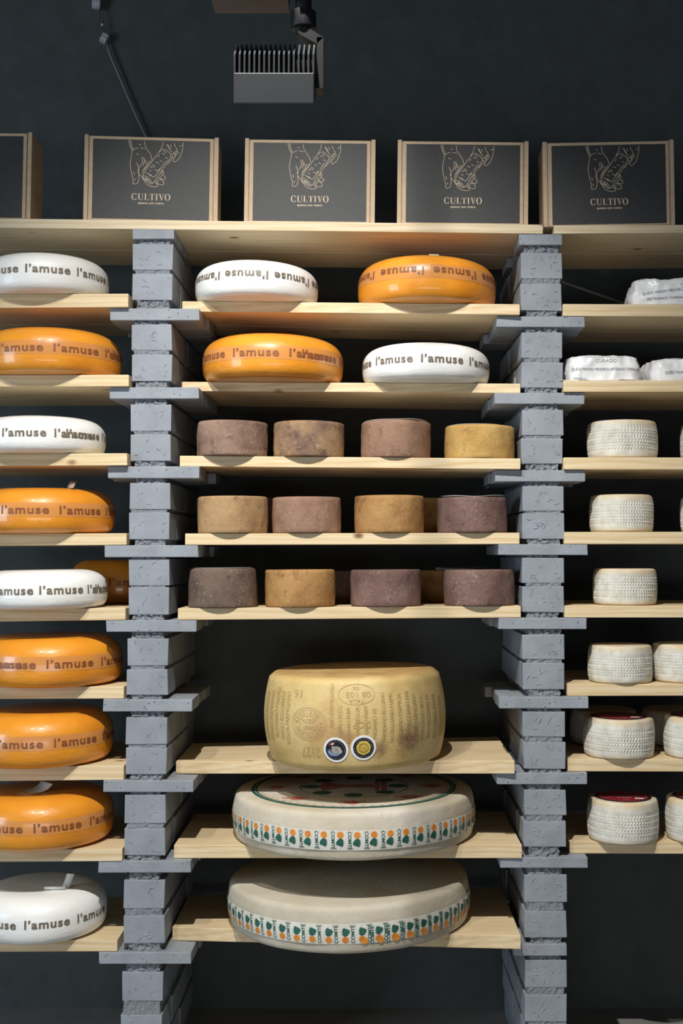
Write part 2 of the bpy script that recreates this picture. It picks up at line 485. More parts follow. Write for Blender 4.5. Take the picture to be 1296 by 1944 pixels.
# ------------------------------------------------------------------ room shell
WALLY = 3.275
def plain_box(name, x0, x1, y0, y1, z0, z1, m):
    b = MB(); b.box(x0, x1, y0, y1, z0, z1); return struct(b.build(name, m))
plain_box('floor', -4, 4, -3.2, WALLY + .2, -.1, 0, M_FLOOR)
plain_box('ceiling', -4, 4, -3.2, WALLY + .2, 3.6, 3.7, M_CEIL)
def back_wall():
    b = MB()
    nx, nz = 120, 100
    X0, X1, Z0, Z1 = -4.0, 4.0, 0.0, 3.6
    dents = [(wx(615, 3.27), wz(235, 3.27), .018), (wx(1240, 3.27), wz(225, 3.27), .022), (wx(822, 3.27), wz(90, 3.27), .008),
             (wx(1295, 3.27), wz(40, 3.27), .02), (wx(880, 3.27), wz(1850, 3.27), .012)]
    xs = [X0 + (X1 - X0) * i / nx for i in range(nx + 1)]
    xs = [-4, -3, -2] + [-1.5 + 3.0 * i / 240 for i in range(241)] + [2, 3, 4]
    zs = [Z1 * i / 260 for i in range(261)]
    vs = []
    for z in zs:
        for x in xs:
            d = .003 * noise.noise((x * 3, z * 3, 0)) + .0012 * noise.noise((x * 14, z * 14, 3))
            for (dx, dz, r) in dents:
                q = math.hypot(x - dx, z - dz)
                if q < r * 1.6: d += (.006 * noise.noise((x * 90, z * 90, 1))) * (1 - q / (r * 1.6))
            d += -.002 * max(0, 1 - abs(x - wx(765, 3.27) - .004 * noise.noise((z * 6, 0, 0))) / .012) * (1 if z < .5 else 0)
            vs.append((x, WALLY + d, z))
    n = len(xs); fs = []
    for j in range(len(zs) - 1):
        for i in range(n - 1): fs.append((j * n + i, j * n + i + 1, (j + 1) * n + i + 1, (j + 1) * n + i))
    b.add(vs, fs, 0, True)
    k = len(b.v)
    b.box(X0, X1, WALLY + .012, WALLY + .2, Z0, Z1)
    return struct(b.build('wall_back', M_WALL))
back_wall()

# ------------------------------------------------------------------ brick pillars
def lumpy(mb, x0, x1, y0, y1, z0, z1, nx, ny, nz, amp, seed, mi=0):
    idx = {}; vs = []; fs = []
    def vid(i, j, k):
        if (i, j, k) not in idx:
            p = Vector((x0 + (x1 - x0) * i / nx, y0 + (y1 - y0) * j / ny, z0 + (z1 - z0) * k / nz))
            q = p * 130 + Vector((seed * 3.1, seed, 0))
            d = Vector((noise.noise(q), noise.noise(q + Vector((31, 7, 3))), 0.35 * noise.noise(q + Vector((5, 57, 13)))))
            idx[(i, j, k)] = len(vs); vs.append(p + d * amp)
        return idx[(i, j, k)]
    for i in range(nx):
        for j in range(ny):
            fs.append((vid(i, j, 0), vid(i, j + 1, 0), vid(i + 1, j + 1, 0), vid(i + 1, j, 0)))
            fs.append((vid(i, j, nz), vid(i + 1, j, nz), vid(i + 1, j + 1, nz), vid(i, j + 1, nz)))
    for i in range(nx):
        for k in range(nz):
            fs.append((vid(i, 0, k), vid(i + 1, 0, k), vid(i + 1, 0, k + 1), vid(i, 0, k + 1)))
            fs.append((vid(i, ny, k), vid(i, ny, k + 1), vid(i + 1, ny, k + 1), vid(i + 1, ny, k)))
    for j in range(ny):
        for k in range(nz):
            fs.append((vid(0, j, k), vid(0, j, k + 1), vid(0, j + 1, k + 1), vid(0, j + 1, k)))
            fs.append((vid(nx, j, k), vid(nx, j + 1, k), vid(nx, j + 1, k + 1), vid(nx, j, k + 1)))
    mb.add(vs, fs, mi, False)

PF = 2.807            # brick faces
LF = 2.801            # ledge faces
PB = 3.262            # back of the pillars
def worn_box(mb, x0, x1, y0, y1, z0, z1, j, mi=0):
    r = lambda: random.uniform(-j, j)
    v = [(x + r(), y + r() * .5, z + r() * .6) for x in (x0, x1) for y in (y0, y1) for z in (z0, z1)]
    mb.add(v, [(0, 1, 3, 2), (4, 6, 7, 5), (0, 4, 5, 1), (2, 3, 7, 6), (0, 2, 6, 4), (1, 5, 7, 3)], mi)

def squiggles(mb, x0, x1, z0, z1, y, cnt):
    "the short raised ridges pressed into the brick faces"
    for _ in range(cnt):
        cx = random.uniform(x0 + .010, x1 - .010); cz = random.uniform(z0 + .009, z1 - .009)
        a = random.choice([.9, -.9, .1, 1.3, -.4]) + random.uniform(-.25, .25)
        L = random.uniform(.008, .015); cv = random.uniform(-1.1, 1.1)
        pts = []
        for k in range(6):
            t = (k / 5 - .5)
            aa = a + cv * t
            pts.append((cx + L * t * math.cos(aa), cz + L * t * math.sin(aa)))
        w = .0013; vs = []; fs = []
        for i, (px, pz) in enumerate(pts):
            a2 = a + cv * (i / 5 - .5) * 2
            n = (-math.sin(a2) * w, math.cos(a2) * w)
            hh = .0011 if 0 < i < 5 else .0002
            vs += [(px + n[0], y + .0004, pz + n[1]), (px, y - hh, pz), (px - n[0], y + .0004, pz - n[1])]
        for i in range(5):
            b = i * 3
            fs += [(b, b + 1, b + 4, b + 3), (b + 1, b + 2, b + 5, b + 4)]
        mb.add(vs, fs, 0, True)

class Pillar:
    def __init__(s, edges, bricks, ledges, caps, label, dens, floor_from):
        s.edges = edges
        s.ledges = []
        base_x = (s.x(0, 1900) + s.x(1, 1900)) / 2
        s.root = thing('brick_pillar', (base_x, PF, 0), label, 'pillar', 'brick pillars')
        o = Vector((base_x, PF, 0))
        br = MB(); sq = MB(); mo = MB()
        rows = []
        for (yt, yb) in bricks:
            rows.append((wz(yb, PF), wz(yt, PF), (yt + yb) / 2, 'b'))
        z = wz(bricks[-1][1], PF) - .012       # courses out of sight down to the floor
        while z > .07:
            rows.append((z - .064, z, bricks[-1][1] + (wz(bricks[-1][1], PF) - z) * 800, 'b')); z -= .078
        zlow = z
        cells = list(rows)
        for k, (z0, z1, py, _) in enumerate(rows):
            x0, x1 = s.x(0, py), s.x(1, py)
            cuts = [PF, PF + .235 + random.uniform(-.01, .01), PB] if k % 2 == 0 else [PF, PF + .115 + random.uniform(-.008, .008), PF + .36, PB]
            for a, b2 in zip(cuts[:-1], cuts[1:]):
                g = 0.003
                ox = random.uniform(-.0015, .0015) if a == PF else random.uniform(-.003, .003)
                worn_box(br, x0 + ox - o.x, x1 + ox - o.x, (a if a == PF else a + g) - o.y, b2 - g - o.y, z0, z1, .0012)
            if z1 > .12: squiggles(sq, x0 - o.x, x1 - o.x, z0, z1, -.0002, dens)
        obj = br.build('brickwork', M_BRICK, s.root, bevel=.0016, seg=2)
        # join the ridges into the brickwork mesh
        bm = bmesh.new(); bm.from_mesh(obj.data)
        me = bpy.data.meshes.new('tmp'); me.from_pydata(sq.v, [], sq.f); bm.from_mesh(me)
        bm.to_mesh(obj.data); bm.free(); bpy.data.meshes.remove(me)
        for p in obj.data.polygons: p.material_index = 0
        obj.data.materials.clear(); obj.data.materials.append(M_BRICK)
        for (yt, yb, xl, xr, name) in ledges:
            z1 = wz(yt, LF); z0 = wz(yb, LF)
            lx0, lx1 = wx(xl, LF), wx(xr, LF)
            lb = MB()
            for i in range(3):
                a = LF + i * .112
                if i: ox = random.uniform(-.012, .012)
                else: ox = 0
                worn_box(lb, lx0 + ox - o.x, lx1 + ox - o.x, a - o.y, a + .108 - o.y, z0, z1 - (0 if i == 0 else .0015), .0010)
            lb.build(name, M_LEDGE, s.root, bevel=.0018, seg=2)
            s.ledges.append((z0, z1)); cells.append((z0, z1, (yt + yb) / 2, 'l'))
        cells.sort(key=lambda c: -c[0])
        # mortar fills every gap between neighbours
        for k in range(len(cells) - 1):
            zt = cells[k][0]; zb = cells[k + 1][1]
            py = (cells[k][2] + cells[k + 1][2]) / 2
            if zt - zb < .0005: continue
            x0, x1 = s.x(0, py), s.x(1, py)
            near_ledge = cells[k][3] == 'l' or cells[k + 1][3] == 'l'
            ins = .009 if near_ledge else .003
            am = .0065 if near_ledge else .003
            r1, r2 = random.uniform(0, .006), random.uniform(0, .006)
            lumpy(mo, x0 + ins + r1 - o.x, x1 - ins - r2 - o.x, (.0035 if near_ledge else .0015), PB - .004 - o.y, zb - .0045, zt + .0045,
                  22, 60, 6 if near_ledge else 3, am, k + edges[0][0] * .01)
        c0 = cells[-1]
        lumpy(mo, s.x(0, 1944) + .004 - o.x, s.x(1, 1944) - .004 - o.x, .006, PB - .004 - o.y, 0.0, c0[0] + .003, 12, 30, 3, .002, 3)
        mo.build('mortar', M_MORTAR, s.root)
    def x(s, side, py):
        (yt, l0, r0), (yb, l1, r1) = s.edges
        t = (py - yt) / (yb - yt)
        return wx((l0, r0)[side] + ((l1, r1)[side] - (l0, r0)[side]) * t, PF)

PL = Pillar(((450, 248.8, 326), (1930, 237.5, 314.5)),
    [(463, 512.6), (519, 570), (616, 665), (673, 724), (768, 818), (825, 875), (917, 967), (973, 1024), (1061, 1111.6), (1115, 1167),
     (1212, 1263.6), (1271, 1319), (1362, 1413), (1420, 1470), (1509, 1563), (1573, 1624), (1671, 1725), (1739, 1791), (1846, 1900), (1927, 1980)],
    [(432, 453.5, 247.5, 327, 'cap_brick'), (585.5, 608, 205, 376, 'ledge'), (735.5, 757, 206, 376, 'ledge'), (885, 908, 204, 378, 'ledge'), (1035, 1057.5, 198.5, 376, 'ledge'),
     (1177.5, 1199.5, 202.5, 373, 'ledge'), (1328, 1351, 198, 366, 'ledge'), (1482, 1504, 199, 369, 'ledge'), (1635, 1657, 191, 365, 'ledge'), (1808, 1830, 194, 367, 'ledge')],
    [], 'grey painted brick pillar between the waxed wheels and the tan drum cheeses', 6, 1)
PR = Pillar(((450, 991, 1069), (1930, 992, 1071.5)),
    [(479.6, 529), (538.6, 589.6), (631, 680), (688, 736), (777.6, 826), (832.6, 880.6), (923, 970), (974, 1023), (1059, 1107), (1113, 1162),
     (1204.6, 1252), (1258.7, 1308.5), (1351, 1398.6), (1409, 1460), (1499.5, 1548), (1559.6, 1608), (1661, 1713), (1730, 1780), (1823, 1875), (1889, 1940)],
    [(444.5, 465, 988, 1070, 'cap_brick'), (600.5, 621, 944, 1112, 'ledge'), (745.5, 767, 940, 1111, 'ledge'), (892.5, 914, 940, 1111, 'ledge'), (1033.5, 1053.5, 946, 1115, 'ledge'),
     (1173, 1194.5, 946, 1112, 'ledge'), (1323, 1345, 946, 1115, 'ledge'), (1467.5, 1489, 941, 1112, 'ledge'), (1628.5, 1648, 947, 1112, 'ledge'), (1793, 1815, 972, 1071, 'ledge')],
    [], 'grey painted brick pillar between the tan drum cheeses and the woven-print white drums', 9, 1)

# ------------------------------------------------------------------ shelves
SH = {}; SLOPE = {}
BACKY = 3.155
def shelf(key, xl, xr, ytop, ybl, ybr, zl=None, zr=None, label='', group='', m=None, yf=None):
    "a pine board of two planks; zl/zr = heights of the ledges it rests on"
    th = None
    def end(yb, z):
        Y = 2.80
        if z is not None and abs(yb - 1050) > 140:
            Y = min(2.895, max(2.765, y_at_z(yb, z)))
        if yf: Y = yf
        zz = z if z is not None else wz(yb, Y)
        return Y, zz
    Yl, zL = end(ybl, zl); Yr, zR = end(ybr, zr)
    if zl is None and zr is not None: Yl = Yr
    if zr is None and zl is not None: Yr = Yl
    if zl is None: zL = wz(ybl, Yl)
    if zr is None: zR = wz(ybr, Yr)
    th = abs(wz(ytop[1] if isinstance(ytop, tuple) else ytop, Yr) - wz(ybr, Yr))
    X0, X1 = wx(xl, Yl), wx(xr, Yr)
    root = thing('shelf_board', ((X0 + X1) / 2, (Yl + Yr) / 2, (zL + zR) / 2), label, 'shelf', group)
    o = root.location
    seam = 2.80 + .205 + random.uniform(-.008, .008)
    e = .0008
    def plank(name, ya, yb_, w):
        b = MB()
        vs = []
        for (X, Yf, z) in ((X0, ya[0], zL), (X1, ya[1], zR)):
            yb2 = yb_
            for (yy) in (Yf, yb2):
                for zz in (z + e, z + e + th): vs.append((X - o.x, yy - o.y, zz - o.z))
        b.add(vs, [(0, 1, 3, 2), (4, 6, 7, 5), (0, 4, 5, 1), (2, 3, 7, 6), (0, 2, 6, 4), (1, 5, 7, 3)])
        return b.build(name, m or M_PINE, root, bevel=.0016, seg=2)
    plank('front_plank', (Yl, Yr), seam, 0)
    plank('back_plank', (seam + .0012, seam + .0012), BACKY + random.uniform(-.006, .006), 1)
    def top(x):
        t = (x - X0) / (X1 - X0)
        return zL + (zR - zL) * t + e + th + .0006
    SH[key] = (top, (Yl + Yr) / 2)
    SLOPE[key] = -math.atan2(zR - zL, X1 - X0)
    return root
lz = [z1 for z0, z1 in PL.ledges]; rz = [z1 for z0, z1 in PR.ledges]
GL, GM, GR = 'pine shelves holding waxed wheels beside the pillar', 'pine shelves between the two pillars', 'pine shelves holding white drums and wrapped cheeses'
shelf('T', -95, 1033.5, 425.5, 433.5, 443.0, lz[0] - .0, rz[0], 'long pine board across both pillars under the printed boxes', 'top shelf boards', M_PINE2, yf=2.80)
shelf('TR', 1055, 1420, 426, 443, 441, rz[0], None, 'shorter pine top board at right, starting above the pillar under one printed box', 'top shelf boards', M_PINE2, yf=2.80)
# left bay: only the end next to the pillar is in the picture
for i, (k, yt, ybl, ybr, xe, lab) in enumerate((
    ('L1', 558, 586, 583.5, 240, 'pine shelf under the topmost white wheel, left of the pillar'),
    ('L2', 712, 735, 734, 242, 'pine shelf under the topmost orange wheel, left of the pillar'),
    ('L3', 861, 886, 884, 240, 'pine shelf under the white wheel third from top, left of the pillar'),
    ('L4', 1011, 1035, 1033, 240, 'pine shelf under the orange wheel with a curled paper scrap standing up'),
    ('L5', 1154, 1182, 1177, 239, 'pine shelf carrying a white wheel with an orange wheel hidden behind'),
    ('L6', 1304, 1328, 1327, 237, 'pine shelf under an orange wheel, sixth shelf down left of the pillar'),
    ('L7', 1454, 1485, 1481, 238, 'pine shelf just above the orange wheel that wears a loose paper label'),
    ('L8', 1612, 1638, 1635.5, 236, 'pine shelf under the orange wheel with a white paper label on top'),
    ('L9', 1785, 1808, 1807, 228, 'lowest pine shelf left of the pillar, under a white wheel with peeled label'))):
    shelf(k, -130, xe, yt, ybl, ybr, lz[i + 1] + (wz(ybl, 2.8) - wz(ybr, 2.8)), lz[i + 1], lab, GL)
for i, (k, xl, xr, yt, ybl, ybr, lab) in enumerate((
    ('M1', 343, 988.5, 578, 592, 598, 'pine shelf under the white and orange wheels with upside-down lettering'),
    ('M2', 343, 989, 729, 743, 747, 'pine shelf under the upright-lettered orange wheel and white wheel between pillars'),
    ('M3', 340, 988.5, 871, 886, 891.5, 'pine shelf under the top row of brown drum cheeses'),
    ('M4', 351, 986, 1008, 1030, 1029.5, 'pine shelf under the middle row of brown drum cheeses'),
    ('M5', 338, 988, 1150, 1173, 1172, 'pine shelf under the bottom row of brown drum cheeses'),
    ('M6', 336, 975, 1445, 1469.5, 1469.5, 'pine shelf under the tall golden stamped wheel'),
    ('M7', 333, 988, 1605, 1630, 1630, 'pine shelf under the wide cream wheel with the printed top'),
    ('M8', 331, 985, 1777, 1786, 1803, 'lowest pine shelf between the pillars, under the plain-topped cream wheel'))):
    j = i + 1 if i < 5 else i + 2
    shelf(k, xl, xr, yt, ybl, ybr, lz[j], rz[j], lab, GM)
for i, (k, xl, yt, ybl, ybr, lab) in enumerate((
    ('R1', 1071, 579, 600.5, 602, 'pine shelf with a single crumpled paper parcel, right of the pillar'),
    ('R2', 1071.5, 723, 744.5, 745, 'pine shelf with two wrapped parcels, right of the pillar'),
    ('R3', 1071, 869, 892, 892, 'pine shelf under the topmost woven-print drum, right of the pillar'),
    ('R4', 1071, 1007, 1030.5, 1030, 'pine shelf under the second woven-print drum from the top'),
    ('R5', 1071, 1149, 1171, 1171, 'pine shelf under a lone woven-print drum, right of the pillar'),
    ('R6', 1075, 1299, 1322, 1321, 'pine shelf under two touching woven-print drums without labels'),
    ('R7', 1075, 1443, 1465, 1466, 'pine shelf crowded with red-labelled drums and darker ones behind'),
    ('R8', 1078, 1600, 1621, 1622, 'lowest pine shelf right of the pillar, under red-labelled drums'))):
    shelf(k, xl, 1420, yt, ybl, ybr, rz[i + 1], rz[i + 1] + (wz(ybr, 2.8) - wz(ybl, 2.8)), lab, GR)

# ------------------------------------------------------------------ waxed wheels
def wheel_profile(R, h, c=.5, p=.84, n=26):
    "flat settled underside with a tight lower edge, rounder shoulder"
    zc = h * .47; out = []
    for k in range(n + 1):
        t = -math.pi / 2 + math.pi * k / n
        ct, st = math.cos(t), math.sin(t)
        cc, pp = (.76, .62) if st < 0 else (c, p)
        r = cc * R + (1 - cc) * R * abs(ct) ** pp
        z = zc + (zc if st < 0 else h - zc) * math.copysign(abs(st) ** (pp if st < 0 else .80), st)
        out.append((r, z))
    return [(.38 * R, 0)] + out + [(c * R * .5, h + .0004)]
def radius_fun(prof):
    pts = prof[1:-1]
    def f(z):
        for (r0, z0), (r1, z1) in zip(pts[:-1], pts[1:]):
            if z0 <= z <= z1 and z1 > z0: return r0 + (r1 - r0) * (z - z0) / (z1 - z0)
        return pts[0][0] if z < pts[0][1] else pts[-1][0]
    return f
GW = {'white': 'wheels in white coating', 'orange': 'wheels in orange wax'}
def waxed(colr, key, xl, xr, h, word_px, label, flip=False, seam=None, Yc=None, zt=.5, c=.56, wob=0.003):
    top, Yf = SH[key]
    hw = (xr - xl) / 2; cpx = (xl + xr) / 2
    R = hw * 2.92 / F
    if Yc is None: Yc = min(2.80, Yf) - .035 + .86 * R
    R = hw * Yc / F * .997
    X = wx(cpx, Yc)
    root = thing('waxed_cheese', (X, Yc, top(X)), label, 'cheese', GW[colr])
    root.rotation_euler.y = SLOPE[key]
    prof = wheel_profile(R, h, c)
    sd = random.uniform(0, 50)
    b = MB(); lathe(b, prof, 120)
    b.build('rind', M_ORANGE if colr == 'orange' else M_WHITE, root)
    rf = radius_fun(prof)
    view = math.atan2(-X, Yc)                 # where the camera looks onto the side
    word = text2d("l\u2019amuse", .112 if colr == 'orange' else .1035, .0206, .026, .0035, 1.12)
    zc = h * zt
    if colr == 'orange':
        w = Wrap(rf); n = 96
        hh = .0165
        vs = []; fs = []
        for k in range(n + 1):
            for j in range(7): vs.append((2 * math.pi * k / n * rf(zc), -hh + 2 * hh * j / 6))
        for k in range(n):
            for j in range(6): fs.append([k * 7 + j, (k + 1) * 7 + j, (k + 1) * 7 + j + 1, k * 7 + j + 1])
        w.put((vs, fs), 0, zc, off=.0004); o = w.build('print_band', M_BAND, root)
        for p in o.data.polygons: p.use_smooth = True
    ink = M_INKO if colr == 'orange' else M_INKW
    phi0 = math.asin(max(-.98, min(.98, (word_px - cpx) / hw))) - math.atan2(X, Yc) * 1.0
    pitch = .79
    rng = range(-4, 4) if seam is None else (range(-7, 2) if seam > 0 else range(-1, 8))
    for k in rng:
        a = phi0 + k * pitch + (0 if seam is None or abs(k) < 5 else .22 * (1 if k < 0 else -1))
        jit = random.uniform(-.0006, .0006)
        if math.cos(a) < -.35: continue
        w = Wrap(rf); w.put(word, a, zc + jit, flip=flip, off=.0011)
        w.build('lettering', ink, root)
    return root, R, h
def scrap(root, x, y, z, pts, m=None, name='paper_scrap', rows=None):
    "a curled sheet: pts = list of (u, lift) across, width along the second axis"
    b = MB()
    (L, wd, a, lifts) = pts
    n = len(lifts); vs = []; fs = []
    ca, sa = math.cos(a), math.sin(a)
    for th in (0, .0004):
        for i, lf in enumerate(lifts):
            u = -L / 2 + L * i / (n - 1)
            for v in (-wd / 2, wd / 2):
                vs.append((x + u * ca - v * sa, y + u * sa + v * ca, z + lf + th + .0006))
    for t in (0, 2 * n):
        for i in range(n - 1): fs.append((t + 2 * i, t + 2 * i + 1, t + 2 * i + 3, t + 2 * i + 2))
    for i in range(n - 1):
        fs.append((2 * i, 2 * i + 2, 2 * n + 2 * i + 2, 2 * n + 2 * i)); fs.append((2 * i + 1, 2 * n + 2 * i + 1, 2 * n + 2 * i + 3, 2 * i + 3))
    b.add(vs, fs, 0, True)
    return b.build(name, m or M_PAPER, root)

HO, HW_ = .121, .104
waxed('white', 'L1', -37, 201, .098, 86, 'white wheel with brown lettering on the topmost shelf left of the pillar')
waxed('orange', 'L2', -40, 226, .114, 140, 'topmost orange wheel left of the pillar, its lettering doubled near the pillar', seam=1)
waxed('white', 'L3', -44, 197, .090, 45, 'white wheel with doubled lettering, between two orange wheels left of the pillar', seam=1)
r, R, h = waxed('orange', 'L4', -51, 215, .109, 150, 'orange wheel with a small curled paper scrap standing on top')
scrap(r, wx(131, 2.8) - r.location.x, -.085, h - .002, (.016, .018, 1.2, [0, .007, .013, .017, .015]), M_CURL)
r, R, h = waxed('white', 'L5', -30, 203, .091, 117, 'white wheel standing in front of a shaded orange wheel', seam=1, Yc=2.862)
waxed('orange', 'L6', -34, 232, .117, 134, 'orange wheel on the sixth shelf down left of the pillar, highlight beside doubled print', seam=-1)
waxed('orange', 'L7', -51, 216, .124, 145, 'orange wheel directly above the one with a loose paper label')
r, R, h = waxed('orange', 'L8', -49, 218, HO, 113.5, 'orange wheel with a white paper label lying on top')
scrap(r, wx(74, 2.88) - r.location.x, -.050, h + .0012, (.066, .056, .75, [.006, .002, 0, 0, .001, .005, .015]), name='paper_label')
r, R, h = waxed('white', 'L9', -36, 206, HW_, 96, 'lowest white wheel, with a peeling paper label on its shaded top')
scrap(r, wx(118, 2.88) - r.location.x, -.052, h, (.022, .050, 1.62, [.009, .002, 0, 0, 0, .001]), name='paper_label')
scrap(r, wx(136, 2.88) - r.location.x, -.030, h, (.024, .020, 1.25, [.0, .003, .010, .018, .027]), name='curled_paper')
waxed('white', 'M1', 368, 602, .092, 465, 'white wheel with upside-down lettering beside the upper orange wheel', flip=True, c=.58)
r, R, h = waxed('orange', 'M1', 678, 941.5, .114, 762, 'orange wheel with upside-down lettering and a paper bit on top', flip=True, c=.58, zt=.56)
scrap(r, .012, -.075, h - .001, (.014, .024, 1.5, [.0, .007, .0125, .0135, .010]))
waxed('orange', 'M2', 383, 650.5, .109, 484, 'orange wheel with upright lettering in the bay between the pillars', seam=1)
waxed('white', 'M2', 687, 929, .092, 747, 'white wheel with upright lettering beside an orange one, between the pillars')
# the orange wheel half hidden at the back of the fifth shelf on the left
top, _ = SH['L5']
X = -.655; root = thing('waxed_cheese', (X, 3.132, top(X)), 'shaded orange wheel mostly hidden behind a white wheel', 'cheese', GW['orange'])
prof = wheel_profile(.128, .112, .6); b = MB(); lathe(b, prof, 96); b.build('rind', M_ORANGE, root)
w = Wrap(radius_fun(prof)); word = text2d("l\u2019amuse", .112, .0206, .026, .0035, 1.12)
for k in range(-1, 2):
    w = Wrap(radius_fun(prof)); w.put(word, .42 + k * 1.0, .056, off=.0011); w.build('lettering', M_INKO, root)

# ------------------------------------------------------------------ brown drum cheeses
def drum(key, xl, xr, ytop, m, label, Yc=2.868, taper=0.0, lid=None, back=False, seed=0):
    top, Yf = SH[key]
    hw = (xr - xl) / 2; cpx = (xl + xr) / 2
    R = hw * Yc / F * .998; X = wx(cpx, Yc)
    z0 = top(X)
    h = wz(ytop, Yc - R * .9) - z0
    root = thing('drum_cheese', (X, Yc, z0), label, 'cheese', 'brown drum cheeses')
    root.rotation_euler.y = SLOPE[key]
    e = .0028
    prof = [(R * .5, 0), (R - e - .001, 0), (R - .0015, .0012), (R - .0005, e)]
    n = 12
    for k in range(1, n):
        t = k / n; bul = math.sin(math.pi * t) * .0012
        prof.append((R - .0005 + bul - taper * t, e + (h - 2 * e) * t))
    prof += [(R - .0005 - taper, h - e), (R - .0018 - taper, h - .0014), (R - e - .001 - taper, h), (R * .5, h + .0005)]
    sd = seed * 7.3
    def dr(a, r, z):
        q = Vector((math.sin(a) * 3.2, math.cos(a) * 3.2, z * 34 + sd))
        return .0013 * noise.noise(q) + .0006 * noise.noise(q * 4.5)
    b = MB(); lathe(b, prof, 110, dr=dr)
    b.build('rind', m, root)
    if lid:
        lx, lr, lh = lid
        lb = MB(); vs = []; n = 40
        for rr in (0.0, .5, 1.0):
            for k in range(n):
                a = 2 * math.pi * k / n
                vs.append((lx + lr * rr * math.cos(a), lr * rr * math.sin(a), h + .0012 + lh * rr * rr * (1 + .6 * math.sin(2 * a + seed) + .3 * math.sin(5 * a))))
        fs = []
        for i in range(2):
            for k in range(n): fs.append((i * n + k, i * n + (k + 1) % n, (i + 1) * n + (k + 1) % n, (i + 1) * n + k))
        lb.add(vs, fs, 0, True)
        o = lb.build('paper_disc', M_LID, root)
        sm = o.modifiers.new('thickness', 'SOLIDIFY'); sm.thickness = .0008
        o['label'] = 'pale curling paper disc'
    return root
drum('M3', 373, 506.5, 797, BR['mauve'], 'dusty mauve drum nearest the pillar on the top row of brown drums', seed=1)
drum('M3', 518.5, 652, 798, BR['mixed'], 'brown drum with dark stains near its upper rim, second in the top row', seed=2)
drum('M3', 685, 817, 797, BR['rosy'], 'rosy brown drum with a curled paper disc, third in the top row', lid=(0, .076, .002), seed=3)
drum('M3', 844, 976, 805.5, BR['golden'], 'bright golden yellow drum at the end of the top row', lid=(-.01, .07, .001), seed=4)
drum('M4', 375.5, 508, 941, BR['tan'], 'tan drum nearest the pillar on the middle row of brown drums', seed=5)
drum('M4', 517, 647, 942.5, BR['rosy'], 'pinkish brown drum, second in the middle row', seed=6)
drum('M4', 673, 805, 939.5, BR['amber'], 'amber brown drum with a black stain, third in the middle row', seed=7)
drum('M4', 829.5, 962, 943, BR['plain_plum'], 'plum drum under a pale paper disc, last in the middle row', lid=(.003, .078, .003), seed=8)
drum('M5', 357.5, 489.5, 1079.5, BR['dusky'], 'dark grey-brown drum with sloping sides, first in the bottom row', taper=.004, lid=(0, .072, .0006), seed=9)
drum('M5', 504, 636, 1082, BR['amber'], 'amber drum with pale specks, second in the bottom row', seed=10)
drum('M5', 665.5, 799, 1082, BR['plum'], 'dark mauve drum with white veins, third in the bottom row', seed=11)
drum('M5', 842.5, 976, 1082, BR['plum'], 'plum drum with a white scratch across it, last in the bottom row', seed=12)
drum('M4', 449, 571, 945, BR['plain_plum'], 'shaded drum behind the tan and pinkish drums of the middle row', Yc=3.066, seed=13)
drum('M4', 757, 880, 945, BR['amber'], 'shaded brown drum behind the amber and plum drums of the middle row', Yc=3.066, seed=14)
drum('M5', 589, 711, 1084, BR['dusky'], 'shaded dark drum behind the amber and mauve drums of the bottom row', Yc=3.066, seed=15)
drum('M5', 794, 917, 1083, BR['amber'], 'shaded drum with a pale paper disc, behind the plum drum of the bottom row', Yc=3.066, lid=(.035, .075, .004), seed=16)

